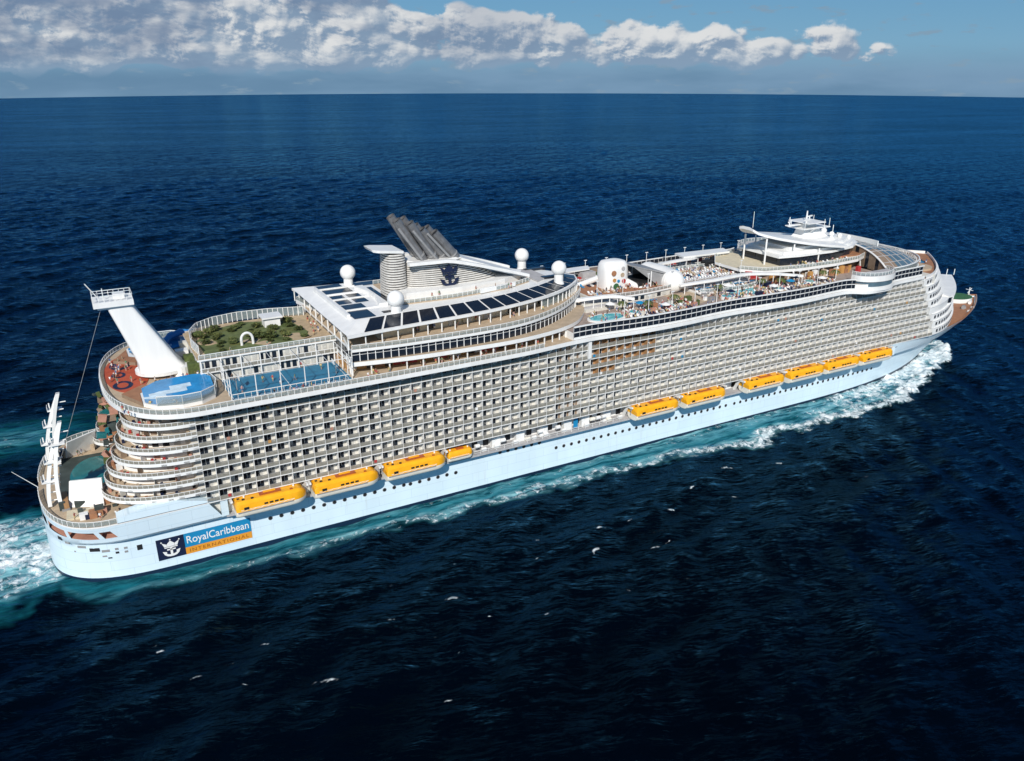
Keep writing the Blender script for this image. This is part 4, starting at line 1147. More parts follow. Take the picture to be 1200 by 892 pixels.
    for y in (-10, .95, 6.5, 13): mb.box(70.5, 81, y-.2, y+.2, ZS, ZS+.35, 'white')
    mb.prism([(80.5+1.2*math.cos(t*.2), t) for t in np.linspace(-10, 10, 9)]+[(82.4, 10), (82.4, -10)], ZS, ZS+.9, 'white')
    mb.box(69.9, 70.7, -15, 15, ZS-.8, ZS+.6, 'white')
    mb.build('roof_kerb', rf)
    # upper roof terrace in cream with low white walls
    mb = MB(); pl = [(86,-11.5),(100,-12.2),(116,-10.6),(126,-6.5),(130,0)]
    mb.prism(both(pl), ZS, ZS+.3, 'tan'); mb.prism(both([(88,-8.6),(104,-9.0),(118,-7.0),(125,-3.6),(127,0)]), ZS+.3, ZS+2.1, 'white'); mb.build('roof_deck', hb)
    rail_mesh('roof_railing', pl[:-1], ZS+.3, 1.1, True, 'screen', 1.5, parent=hb)
    mb = MB(); mb.prism([(108,-12.0),(120,-9.4),(120,-8.2),(108,-10.4)], ZS+.3, ZS+1.3, 'white'); mb.prism([(128,-8),(133,-5),(133,5),(128,8)], ZS, ZS+.5, 'lightgrey'); mb.box(112,117,3,6.5,ZS,ZS+2.6,'white'); mb.box(131,138,4.5,6.0,ZS-.4,ZS+.7,'glass'); mb.box(131,138,-6.0,-4.5,ZS-.4,ZS+.7,'glass')
    mb.build_each('roof_locker', hb)
    # radomes
    for x, y, rr, h in ((82.2,-16.2,2.15,3.0),(80.4,16.2,2.15,3.0),(134.5,-8.8,2.15,3.2),(133.5,11.0,2.15,3.2)):
        z0 = ZR+.9
        mb = MB(); mb.ball((x, y, z0+h+rr*.75), rr, 'white', 24, 14); q = mb.build('radome', hb, smooth=True)
        mb = MB(); mb.tube([(x,y,z0-.2),(x,y,z0+h*.35),(x,y,z0+h)], [rr*.85, rr*.62, rr*.60], 'white', 18); mb.build('radome_pedestal', q)
    make_funnel(hb, ZS+.3)
    return hb

def make_funnel(parent, z0):
    # streamlined louvred casing: tall aft, sloping down towards the bow
    fn = empty('funnel'); fn.parent = ship
    n = 30
    def ring(x0, x1, hw, z, zf=None, slope=0):
        out = []
        for i in range(n):
            a = 2*math.pi*i/n; cx, sx = math.cos(a), math.sin(a)
            x = (x0+x1)/2+(x1-x0)/2*math.copysign(abs(cx)**.8, cx)
            out.append((x, hw*math.copysign(abs(sx)**.7, sx), z))
        return out
    H = 8.2
    mb = MB()
    NL = 15
    for k in range(NL):
        t0, t1 = k/NL, (k+.55)/NL; t2 = (k+1)/NL
        def rg(t, sh=0): return ring(90.0+sh+1.2*t, 120.5-14.0*t**1.25-sh, 6.0-1.0*t-sh, z0+H*t)
        mb.loft([rg(t0), rg(t1)], 'louvre'); mb.loft([rg(t1, .35), rg(t2, .35)], 'black')
    mb.build('louvre_casing', fn)
    mb = MB(); lt = ring(91.0, 107.5, 5.2, z0+H); l2 = ring(91.5, 106.5, 4.8, z0+H+.5)
    mb.loft([lt, l2], 'white'); mb.build('casing_top', fn)
    # white wing sweeping from the top down to the bow side
    for s in (1, -1):
        mb = MB(); rings = []
        for t in np.linspace(0, 1, 22):
            x = 90.2+36*t; z = z0+H+.55-(H-1.0)*max(t-.30, 0)**1.15/.70**1.15*.98
            y = s*(5.5+1.3*math.sin(t*math.pi*.9)); w = 1.7-.5*t
            rings.append([(x, y-w*.5, z-.55), (x, y+w*.5, z-.55), (x, y+w*.5, z+.30), (x, y-w*.5, z+.30)])
        mb.loft(rings, 'white'); mb.build('funnel_wing', fn)
    mb = MB(); mb.loft([[(x, y, z) for x, y, z in ((106,-4.4,z0+H*.86),(106,4.4,z0+H*.86),(106,4.4,z0+H+.3),(106,-4.4,z0+H+.3))], [(126,-5,z0+.6),(126,5,z0+.6),(126,5,z0+1.4),(126,-5,z0+1.4)]], 'white'); mb.build('funnel_fairing', fn)
    # narrow louvred stack behind, with a white platform
    mb = MB()
    NL = 17
    for k in range(NL):
        za, zb, zc = z0+11.4*k/NL, z0+11.4*(k+.55)/NL, z0+11.4*(k+1)/NL
        def rg(z, sh=0): 
            t = (z-z0)/11.4; return ring(84.6+sh+.5*t, 91.0-sh-.2*t, 4.4-.4*t-sh, z)
        mb.loft([rg(za), rg(zb)], 'louvre'); mb.loft([rg(zb, .3), rg(zc, .3)], 'black')
    mb.build('rear_stack', fn)
    mb = MB(); mb.loft([[(81.6,-3.0,z0+12.2),(83,-3.9,z0+12.0),(89.5,-4.2,z0+11.3),(89.5,4.2,z0+11.3),(83,3.9,z0+12.0),(81.6,3.0,z0+12.2)],[(81.2,-3.0,z0+12.9),(83,-4.0,z0+12.7),(89.5,-4.3,z0+12.0),(89.5,4.3,z0+12.0),(83,4.0,z0+12.7),(81.2,3.0,z0+12.9)]], 'white'); mb.build('stack_platform', fn)
    # sooty exhaust pipes raked aft
    for s in (-1, 1):
        for k in range(4):
            xb = 96.0+3.1*k; y = s*(2.0+.5*(k % 2)); hh = 11.4-.9*k-(1.2 if k > 1 else 0)+ (0 if s < 0 else .4)
            mb = MB(); a = Vector((xb, y, z0+H+.2)); b = Vector((xb-7.2+.3*k, y*1.05, z0+H+hh))
            mb.tube([a, b], [1.25, 1.15], 'soot', 14, cap=False); mb.tube([b-(b-a)*.004, b+(b-a)*.012], 1.22, 'soot', 14, cap=False); mb.tube([b-(b-a)*.2, b-(b-a)*.03], .98, 'black', 12)
            mb.tube([a+(b-a)*.12+Vector((0, -.9*0-s*.0, 0)), a+(b-a)*.16], 1.36, 'grey', 14)
            mb.build('exhaust_pipe', fn, smooth=40)
    mb = MB()
    for k in range(3): mb.tube([(95+4*k, -3.9, z0+H+.5), (88.6+4*k, -3.9, z0+H+9.6-k)], .35, 'grey', 8)
    mb.build('vent_pipe', fn)
    mb = MB(); emblem(mb, 5.6, 'navy', 0, .3); e = mb.build('crown_emblem', fn); e.location = (101.5, -6.35, z0+4.6); e.rotation_euler = (R_(-6), 0, 0)
    mb = MB(); emblem(mb, 5.6, 'navy', 0, .3); e = mb.build('crown_emblem', fn); e.location = (101.5, 6.35, z0+4.6); e.rotation_euler = (R_(6), 0, R_(180))
make_house()

# ---- pool deck
ZP = 41.9
def curved_roof(name, pts, w, z, th=.7, lift=0):
    """a white sweeping canopy on posts along pts (x, y)"""
    mb = MB(); n = 30; L = np.linspace(0, len(pts)-1, n); rings = []
    for i, t in enumerate(L):
        x = float(np.interp(t, range(len(pts)), [p[0] for p in pts])); y = float(np.interp(t, range(len(pts)), [p[1] for p in pts])); zz = z+lift*math.sin(math.pi*i/(n-1))
        rings.append([(x, y-w/2, zz), (x, y+w/2, zz), (x, y+w/2, zz+th), (x, y-w/2, zz+th)])
    mb.loft(rings, 'white')
    for i in range(1, n, 4):
        x, y, _ = rings[i][0]; mb.tube([(x, y+.4, ZP), (x, y+.4, rings[i][0][2])], .14, 'white', 6)
    return mb.build(name, ship)
def make_pool_deck():
    r = random.Random(31)
    def ell(cx, cy, a, b, n=36): return [(cx+a*math.cos(t), cy+b*math.sin(t)) for t in np.linspace(0, 2*math.pi, n+1)[:-1]]
    for cx, cy, a, b in ((144.0,-20.2,5.6,2.8),(199,-18.4,6.6,3.4),(196.5,9.5,5.5,4.2),(143.5,20,5,2.5),(199,19.5,4.5,2.0)):
        mb = MB(); mb.prism(ell(cx, cy, a+.9, b+.8), ZP, ZP+.35, 'white'); p = mb.build('swimming_pool', ship)
        mb = MB(); mb.prism(ell(cx, cy, a, b), ZP+.35, ZP+.40, 'pool'); mb.build('pool_water', p)
    # raised central decks with curved white edges
    def terrace(name, x0, x1, hw, z0, z1, top, bulge=1.4):
        xs = np.linspace(x0, x1, 26); st = [(float(x), -(hw+bulge*math.sin(math.pi*(x-x0)/(x1-x0)))) for x in xs]
        mb = MB(); mb.prism(both(st), z0, z1-.5, 'offwhite', top='offwhite'); mb.prism(both([(x, y-.5) for x, y in st]), z1-.5, z1, 'white', top=top)
        o = mb.build(name, ship)
        rail_mesh('terrace_railing', [(x, y-.4) for x, y in st], z1, 1.0, True, 'screen', 1.6, parent=o)
        mb = MB()
        for i in range(2, 24, 2):
            for s in (1, -1): mb.obox((st[i][0], st[i][1]*s+.0, (z0+z1-.5)/2), (st[i][0]+(x1-x0)/26*1.3, st[i+1][1]*s, (z0+z1-.5)/2), .2, (z1-z0)*.45, r.choice(('glass','brownwall','curtain')))
        mb.build_each('terrace_window', o)
    terrace('central_terrace', 147.5, 176, 8.4, ZP, 44.3, 'brown')
    terrace('central_terrace', 178, 215, 6.5, ZP, 43.6, 'deckgrey', 4.5)
    terrace('upper_terrace', 183, 211, 14.0, ZP, 42.9, 'deckgrey', 2.0)
    # sweeping canopies
    for s in (1, -1):
        curved_roof('sweeping_canopy', [(139,-9.5*s),(145,-12.0*s),(151,-13.2*s),(156,-16*s)], 1.4, 44.6, .8, .9)
        curved_roof('sweeping_canopy', [(178,-10.5*s),(190,-13.0*s),(203,-13.0*s),(213,-16.5*s),(221,-20*s)], 1.2, 44.6, .75, 1.2)
    # tiered white slats under the first canopy
    mb = MB()
    for s in (1, -1):
        for k in range(4):
            mb.box(142-k*.2, 154+k*.5, s*(9.5+k*1.0)-.5, s*(9.5+k*1.0)+.5, ZP, 44.2-k*.5, 'offwhite' if k % 2 else 'lightgrey')
    mb.build_each('tiered_bar', ship)
    # tall rounded slide pod, and the drum pavilion with its leaning grey roof
    mb = MB(); rings = []
    for z, f in ((ZP,.96),(46,1.0),(50,.98),(51.6,.92),(52.5,.78),(52.9,.4)):
        rings.append([(160.4+4.6*f*math.copysign(abs(math.cos(a))**.6, math.cos(a)), 1.0+3.6*f*math.copysign(abs(math.sin(a))**.6, math.sin(a)), z) for a in np.linspace(0, 2*math.pi, 33)[:-1]])
    mb.loft(rings, 'white'); pod = mb.build('rounded_pod', ship, smooth=45)
    mb = MB()
    for x, z, rr, m in ((158.4,49.4,.85,'brown'),(159.4,45.2,1.0,'green'),(160.6,44.4,.9,'leaf2'),(162.2,46.6,.7,'red'),(158.7,47.2,.6,'amber'),(161.8,50.6,.6,'lightgrey'),(161.6,48.6,.7,'tan'),(160.2,46.8,.5,'logoblue'),(157.8,44.6,.7,'lightgrey')):
        mb.tube([(x,-2.75,z),(x,-2.45,z)], rr, m, 14)
    mb.build('painted_spot', pod)
    mb = MB(); mb.tube([(163.5,-1.2,46.4),(168,-4.4,43.6),(172,-6,43.2)], 1.0, 'white', 10); mb.tube([(156.5,3,47),(153,7,44.5),(149,8,43)], .9, 'white', 10); mb.build('pod_slide', pod)
    mb = MB(); mb.tube([(178.6,-6.6,45.3),(178.6,0,45.3),(178.6,6.6,45.3)], [3.7,3.95,3.7], 'white', 28); mb.ball((178.6,-6.3,45.3), 3.68, 'white', 28, 10, 1.0); mb.ball((178.6,6.3,45.3), 3.68, 'white', 28, 10, 1.0); pv = mb.build('drum_pavilion', ship, smooth=50)
    mb = MB(); mb.loft([[(164.0,-4.5,51.2),(164.0,4.5,51.2),(164.0,4.5,51.6),(164.0,-4.5,51.6)],[(177,-5.6,47.6),(177,5.6,47.6),(177,5.6,48.1),(177,-5.6,48.1)]], 'grey')
    for s in (1, -1): mb.add([(164.2,4.4*s,51.2),(176,5.4*s,47.6),(175.6,5.4*s,43.0)], [(0,1,2)], 'grey'); mb.tube([(171,4.9*s,ZP),(171,4.9*s,49.2)], .2, 'white', 8)
    mb.box(166.5,176,-4.6,4.6,ZP,46.0,'black'); mb.build('leaning_roof', pv)  # black block paints in the dark shadow beneath the leaning roof
    mb = MB(); mb.prism([(173,-9),(184,-9.5),(185,-19),(178,-21),(173.5,-19)], ZP+.02, ZP+.14, 'tan'); mb.build('timber_deck', ship)
    mb = MB(); mb.prism([(139,-23),(146,-24.5),(147,-16),(140,-15)], ZP+.02, ZP+.1, 'tan'); mb.build('timber_deck', ship)
    # flat white canopy and dark bar forward of the pools
    mb = MB(); mb.prism([(199,13),(219,12),(221,17.5),(200,19)], 46.6, 47.2, 'white')
    for x, y in ((201,14),(217,13),(219,17),(202,18)): mb.tube([(x,y,ZP),(x,y,46.6)], .2, 'white', 8)
    mb.build('flat_canopy', ship)
    mb = MB(); mb.prism([(213,-6),(221,-8),(221,10),(213,8)], ZP+1.7, 45.6, 'brownwall', top='deckgrey'); mb.prism([(206,9),(219,9),(219,12),(206,12)], ZP, 45.2, 'black'); mb.box(208,216,-9.2,-7.6,ZP,45.4,'red'); mb.build('pool_bar', ship)
    mb = MB()
    for x, h, y in ((150,2.6,21),(157,2.8,23),(163,3.0,19),(170,2.4,24)): mb.box(x-2.6, x+2.6, y-1.4, y+1.4, ZP, ZP+h, r.choice(('brownwall','white','offwhite','lightgrey')))
    mb.prism([(146,18),(164,19),(166,23),(147,23)], 45.4, 45.8, 'white'); 
    for x, y in ((147.5,19),(163,20),(164.5,22.5),(148,22.5)): mb.tube([(x,y,ZP),(x,y,45.4)], .18, 'white', 8)
    mb.build('port_shade_roof', ship)
    # whirlpools in small white rings and low glass walls
    for x, y in ((153,-21),(166,-20.5),(188,-21),(209,-21.5),(225,-20)):
        mb = MB(); mb.prism(ell(x, y, 2.0, 2.0, 20), ZP, ZP+.9, 'white'); w = mb.build('whirlpool', ship)
        mb = MB(); mb.prism(ell(x, y, 1.5, 1.5, 20), ZP+.9, ZP+.93, 'pool'); mb.build('whirlpool_water', w)
    # planters, steps, kiosks: the clutter of the deck
    mb = MB()
    for i in range(90):
        x = 150+r.random()*74; y = r.choice((-1, 1))*(15+r.random()*9); w = .4+r.random()*.9
        mb.box(x-w, x+w, y-w*.6, y+w*.6, ZP, ZP+.5+r.random()*1.3, r.choice(('white','tan','brown','grey','leaf','navy','offwhite','red','pinkish')))
    mb.build_each('deck_locker', ship)
    for x in np.arange(148, 236, 8.6):
        for y in (-22.6, 23.4):
            mb = MB(); mb.tube([(x,y,ZP),(x,y,ZP+5.6)], [.12,.08], 'white', 6); mb.box(x-.5, x+.5, y-.16, y+.16, ZP+5.55, ZP+5.75, 'white'); mb.build('lamp_post', ship)
    for x in np.arange(139, 215, 9.5):
        mb = MB(); mb.tube([(x,-8.0,ZP),(x,-8.0,ZP+7.5)], [.13,.07], 'white', 6); mb.box(x-.4, x+.4, -8.15, -7.85, ZP+7.4, ZP+7.6, 'white'); mb.build('lamp_post', ship)
make_pool_deck()

# ---- forward house with the great swept roof, mast and glazed solarium
def make_forward():
    r = random.Random(41)
    mb = MB()
    st = [(213,-9),(216,-11.5),(226,-13),(240,-13.5),(252,-12.5),(262,-8.5),(268,0)]
    mb.prism(both(st), ZP, 45.0, 'brownwall')
    for i in range(26):
        x = 215+r.random()*38; y = -(11.5+r.random()*5); mb.box(x-.8, x+.8, y-.5, y+.5, ZP, ZP+1.5+r.random()*1.5, r.choice(('white','brown','red','tan','black','amber')))
    fh = mb.build('forward_house', ship)
    mb = MB(); st2 = [(207,-6),(212,-12),(226,-15.0),(242,-15.6),(254,-14.6),(264,-10.5),(271,0)]
    mb.prism(both(st2), 45.0, 45.9, 'white', top='cream'); mb.build('house_gallery', fh)
    rail_mesh('gallery_railing', st2[:-1], 45.9, 1.15, True, 'screen', 1.4, parent=fh)
    mb = MB()
    for x in (217, 224, 231, 238, 245, 252, 259):
        for s in (1, -1): mb.tube([(x, s*(14.2 if x < 250 else 12), ZP), (x-1.2, s*(14.6 if x < 250 else 12.4), 45)], .28, 'white', 8)
    mb.build_each('gallery_column', fh)
    mb = MB(); st3 = [(222,-9),(230,-10.5),(244,-11),(256,-9),(263,-5),(266,0)]
    mb.prism(both(st3), 45.9, 48.6, 'glass'); mb.build('lounge_window', fh)
    mb = MB()
    for k, (f, z0, z1) in enumerate(((1.06,48.6,49.3),(.93,49.3,50.2),(.78,50.2,51.2),(.55,51.2,52.2))):
        mb.prism(both([(243+(x-243)*f+k*.6, y*f) for x, y in st3]), z0, z1, 'white')
    mb.build('upper_lounge', fh)
    # aft-facing swept roof, rising to a point astern
    mb = MB(); rings = []
    for t in np.linspace(0, 1, 20):
        x = 214+36*t; hw = 3.2+9.6*math.sin(min(t*1.15, 1)*math.pi/2); z = 57.2-7.4*t**.62
        rings.append([(x, -hw, z), (x, -hw*.5, z+.25), (x, hw*.5, z+.25), (x, hw, z), (x, hw, z+.8), (x, hw*.5, z+1.2), (x, -hw*.5, z+1.2), (x, -hw, z+.8)])
    mb.loft(rings, 'white'); mb.build('swept_roof', fh, smooth=40)
    mb = MB()
    for s in (1, -1):
        mb.tube([(219,s*5,45.9),(219,s*5,54.6)], .3, 'white', 8); mb.tube([(228,s*9,45.9),(228,s*9,52.6)], .25, 'white', 8)
        mb.tube([(238,s*11,45.9),(238,s*11,50.6)], .25, 'white', 8)
    mb.build_each('roof_column', fh)
    mb = MB(); mb.prism(both([(250,-10),(260,-11.5),(268,-8),(271,0)]), 45.9, 46.3, 'brown'); mb.build('forward_terrace', fh)
    mb = MB(); pts = [(271-.6*0-1.2*(1-math.cos(t)), 9.5*math.sin(t)) for t in np.linspace(-1.3, 1.3, 20)]; mb.strip(pts, 45.9, 49.6, .4, 'white', 1); mb.build('terrace_screen', fh)
    # mast
    mt = empty('mast'); mt.parent = ship
    mb = MB(); mb.loft([[(238,-3.4,51.5),(252,-3.0,51.5),(252,3.0,51.5),(238,3.4,51.5)],[(239.5,-2.2,53.6),(249,-1.9,53.6),(249,1.9,53.6),(239.5,2.2,53.6)],[(240,-1.2,57.6),(245.0,-1.0,57.6),(245.0,1.0,57.6),(240,1.2,57.6)]], 'white'); mb.build('mast_tower', mt)
    mb = MB(); mb.box(237.5,250.5,-3.8,3.8,55.6,55.9,'white'); mb.box(238.5,247,-4.6,4.6,57.6,57.9,'white'); mb.box(233,240,-.8,.8,56.8,57.1,'white'); mb.tube([(242.5,-4.4,56),(242.5,-1.2,53.5)], .16, 'white', 6); mb.tube([(249.5,0,55.6),(246,0,52.5)], .2, 'white', 6)
    for x, y in ((238,-3.6),(238,3.6),(250,-3.6),(250,3.6),(246.6,-4.4),(239,4.4)): mb.tube([(x,y,55.9),(x,y,58.8)], .1, 'white', 6)
    mb.build('mast_platform', mt)
    mb = MB(); mb.tube([(242.3,0,57.9),(242.3,0,61.4)], [.4,.2], 'white', 8); mb.tube([(235,0,57.1),(235,0,59)], .1, 'white', 6); mb.tube([(253,-3,51),(253,-3,56)], .12, 'white', 6); mb.tube([(220,3,57),(220,3,62.5)], .08, 'white', 6); mb.build('mast_pole', mt)
    for x, y, z, l in ((239.6,-2.6,58.0,3.0),(246.0,2,58.0,3.4),(234.2,0,57.2,2.0)):
        mb = MB(); mb.tube([(x,y,z-.1),(x,y,z+.8)], .22, 'white', 8); mb.obox((x-l/2,y-.4,z+.95),(x+l/2,y+.4,z+.95), .3, .45, 'white'); mb.build('radar_scanner', mt)
    for x, y, rr, z in ((251,-4.4,.9,52.4),(256,3.5,1.1,51.6),(250,4.4,.9,52.5),(257,-3.0,.9,51.0),(262.5,-2.5,.8,50.0)):
        mb = MB(); mb.ball((x, y, z+rr*.9), rr, 'white', 14, 10); mb.tube([(x,y,z-1.2),(x,y,z+.4)], rr*.6, 'white', 10); mb.build('satellite_dome', mt, smooth=True)
    # solarium: a wide glazed half-shell, ribs in white
    def shell(u, v):          # u along 0..1 from the house to the nose, v -1..1 across
        x = 262+24.0*u
        hw = 25.6*max(1-(u*.98)**2.6, 0)**(1/2.2); z = ZP+1.6+4.6*(1-u**1.8)*(1-abs(v)**3)+.8*(1-abs(v)**2)
        return (x-6*abs(v)**1.6*(1-u), hw*v, z)
    sol = MB(); nu, nv = 14, 28
    g = [[shell(i/nu, -1+2*j/nv) for j in range(nv+1)] for i in range(nu+1)]
    for i in range(nu):
        for j in range(nv): sol.add([g[i][j], g[i][j+1], g[i+1][j+1], g[i+1][j]], [(0,1,2,3)], 'seaglass' if not (j < 7 and i < 3) else 'brownwall')
    ed = [g[i][0] for i in range(nu+1)]
    for s in (0, nv):
        for i in range(nu):
            a, b = g[i][s], g[i+1][s]; sol.add([a, b, (b[0], b[1], ZP-.2), (a[0], a[1], ZP-.2)], [(0,1,2,3)], 'brownwall')
    for j in range(nv): sol.add([g[0][j], g[0][j+1], (g[0][j+1][0], g[0][j+1][1], ZP-.2), (g[0][j][0], g[0][j][1], ZP-.2)], [(0,1,2,3)], 'brownwall' if j % 3 else 'glass')
    so_ = sol.build('solarium_glazing', ship, fix=False)
    mb = MB()
    for j in range(0, nv+1, 2): mb.tube([(x, y, z+.06) for x, y, z in [g[i][j] for i in range(nu+1)]], .13, 'lightgrey', 6)
    for i in range(0, nu+1, 2): mb.tube([(x, y, z+.06) for x, y, z in g[i]], .12 if i else .30, 'lightgrey' if i else 'white', 6)
    mb.build('solarium_frame', so_)
    rr_ = [(258+29*abs(math.sin(t))**.9, -26.2*abs(math.cos(t))**.75) for t in np.linspace(0, math.pi/2-.001, 26)]
    mb = MB(); mb.prism(both(rr_[:-1]+[(287.2, 0)]), ZT+.8, ZP, 'white', top='deckgrey'); mb.build('solarium_deck', ship)
    mb = MB()
    for s in (1, -1):
        mb.strip([(x, y*s) for x, y in rr_], ZP, ZP+.5, .3, 'white', s); mb.strip([(x, y*s) for x, y in rr_], ZP+2.6, ZP+2.9, .35, 'white', s); mb.strip([(x, y*s) for x, y in rr_], ZP+.5, ZP+2.6, .04, 'screen', s)
        for x, y in rr_[::1]: mb.obox((x, y*s, ZP+.4), (x-.9, y*s*.985, ZP+2.7), .16, .16, 'white')
    mb.build('solarium_screen', ship)
    # timber sun deck stepping down ahead of the solarium, and the blunt white front
    fp = front_plan(38.4); mb = MB(); mb.prism(both([(x+.8, y*1.0) for x, y in fp]), ZT-1.0, ZT-.12, 'white', top='brown'); mb.build('forward_sun_deck', ship)
    ins = [(x+.6, y*.992) for x, y in fp][1:-1]
    mb = MB()
    for s in (1, -1):
        mb.strip([(x, y*s) for x, y in ins], ZT-.2, ZT+.9, .2, 'white', s)
    mb.build('sun_deck_bulwark', ship)
    mb = MB(); c = [(287.5+6.0*math.cos(t), -14+5.2*math.sin(t)) for t in np.linspace(0, 2*math.pi, 30)[:-1]]; mb.prism(c, ZT-.2, ZT+.6, 'tan'); mb.prism([(x, -y) for x, y in c], ZT-.2, ZT+.6, 'tan'); mb.build('sun_deck_dais', ship)
make_forward()

# ------------------------------------------------------------------ lifeboats
def make_lifeboat(L=16.6, W=5.2, small=False):
    root = empty('lifeboat')
    n = 24
    def half(t):           # half width along the boat, t in 0..1 stern to bow: blunt stern, round bow
        return W/2*(min(t/.06, 1)*.12+.88 if t < .06 else 1)*max(1-max((t-.80)/.20, 0)**2.2, 0)**.55 if t < 1 else 0.02
    ts = np.concatenate([np.linspace(0, .08, 4), np.linspace(.14, .80, 12), np.linspace(.84, 1, 10)])
    rings = []
    for t in ts:
        h = max(half(t), .05); x = -L/2+L*t; rise = .9*max((t-.75)/.25, 0)**2
        rings.append([(x, -h, 1.80), (x, -h*.985, .80+rise*.4), (x, -h*.80, .28+rise*.7), (x, -h*.25, .02+rise), (x, h*.25, .02+rise), (x, h*.80, .28+rise*.7), (x, h*.985, .80+rise*.4), (x, h, 1.80)])
    mb = MB(); mb.loft(rings, 'boathull'); mb.build('boat_hull', root, smooth=50)
    mb = MB(); rings = []
    for t in ts:
        h = max(half(t), .05); x = -L/2+L*t; e = min(1, t/.03+.55)*max(1-max((t-.86)/.14, 0)**2*.75, .2); k = max(1-max((t-.80)/.20, 0)**2, 0)
        top = 1.8+2.35*e
        rings.append([(x, -h*1.02, 1.78), (x, -h*1.02, 2.35), (x, -h*.93, 1.8+1.75*e), (x, -h*.68, top), (x, h*.68, top), (x, h*.93, 1.8+1.75*e), (x, h*1.02, 2.35), (x, h*1.02, 1.78)])
    mb.loft(rings, 'boat'); mb.build('canopy', root, smooth=28)
    mb = MB()
    for i in range(7):
        a, b = -L*.44+L*.105*i, -L*.44+L*.105*(i+1)
        for s in (1, -1): mb.tube([(a, s*W*.515, 2.25), ((a+b)/2, s*W*.52, 1.98), (b, s*W*.515, 2.25)], .05, 'boathull', 5, cap=False)
    for s in (1, -1): mb.box(-L*.44, L*.30, s*W*.512-.03, s*W*.512+.03, 2.24, 2.30, 'boathull')
    mb.build('grab_line', root)
    mb = MB()
    for s in (1, -1): mb.box(-L/2+.3, L*.28, s*W*.51-.1, s*W*.51+.1, 1.62, 1.86, 'grey')
    mb.build('fender', root)
    if not small:
        mb = MB(); mb.loft([[(x, y, z) for x, y in ((-2.6,-1.1),(2.4,-1.1),(2.4,1.5),(-2.6,1.5))] for z in (4.05, 4.28)], 'boatdark'); mb.loft([[(x, y, z) for x, y in ((-1.6,-.2),(1.2,-.2),(1.2,1.3),(-1.6,1.3))] for z in (4.28, 4.45)], 'boat'); mb.build('shade_hatch', root)  # low hatch block in darkened orange, painting the shaded area of the canopy top
        for x in (-1.6, -.4, .8, 2.0):
            for s in (1, -1):
                mb = MB(); mb.obox((x-.42, s*W*.505, 2.75), (x+.42, s*W*.505, 2.75), .1, .42, 'black'); q = mb.build('side_window', root)
        mb = MB(); mb.obox((-6.6, -W*.512, 2.55), (-5.5, -W*.512, 2.55), .14, .6, 'black'); mb.build('side_hatch', root)
    mb = MB()
    for x, y, z in ((-6.4,-1.2,4.15),(-4.6,1.1,4.15),(-4.4,-1.4,4.15),(4.6,-1.3,4.15),(5.6,1.2,4.1),(3.4,1.4,4.15),(-6.6,1.6,4.1),(-7.4,-.4,4.1)):
        if not small: mb.box(x-.28, x+.28, y-.22, y+.22, z-.1, z+.24, 'black' if x < 4 else 'boatdark')
    if small: mb.box(-1, 1, -.7, .7, 4.0, 4.6, 'boatdark')
    mb.tube([(-L*.36,0,4.1),(-L*.36,0,4.5)], .22, 'white', 8); mb.tube([(L*.33,0,4.1),(L*.33,0,4.5)], .22, 'white', 8)
    mb.build_each('deck_fitting', root)
    return root
BX = [36.2, 54.4, 72.6, 149.3, 167.9, 193.0, 211.2, 228.4, 245.6]
LB = ['orange lifeboat nearest the stern, hanging above the blue name sign',
      'orange lifeboat second from the stern, in the middle of the aft group of three',
      'orange lifeboat beside the small rescue boat, foremost of the aft group of three',
      'orange lifeboat just ahead of the long gap amidships, with a blue shadow patch behind it',
      'orange lifeboat between the one at the midships gap and a short empty space ahead',
      'orange lifeboat at the aft end of the forward row of four, beside an empty space',
      'orange lifeboat second from aft in the forward row of four',
      'orange lifeboat third from aft in the forward row of four',
      'orange lifeboat nearest the bow, above the white bow wave']
lb = make_lifeboat()
for i, x in enumerate(BX):
    o = lb if i == 0 else copy_tree(lb)
    o.location = (x+8.3, -27.25, 11.98); tag(o, LB[i], 'lifeboat', 'orange lifeboats along the side of the ship')
rb = make_lifeboat(7.4, 3.0, True); rb.name = 'rescue_boat'; rb.location = (94.0, -25.9, 12.05); rb.scale = (1, 1, .72)
tag(rb, 'small orange rescue boat stowed ahead of the aft lifeboats under the balconies', 'rescue boat')
def make_davits():
    mb = MB()
    for s in (-1,): 
        mb.obox((-.0, -23.6, 12), (0, -25.6, 15.7), .7, .7, 'white'); mb.obox((0, -25.2, 15.6), (0, -28.0, 15.9), .5, .5, 'white'); mb.tube([(0,-27.3,15.9),(0,-27.3,14.9)], .22, 'grey', 8); mb.tube([(0,-27.3,15.4),(2.2 if False else .0,-27.3,13.8)], .09, 'grey', 6)
    proto = mb.build('davit', ship); first = True
    for x in BX:
        for q in (-.55, 16.6+.35):
            o = proto if first else proto.copy()
            if not first: COL.objects.link(o)
            first = False; o.location = (x+q, 0, 0)
make_davits()

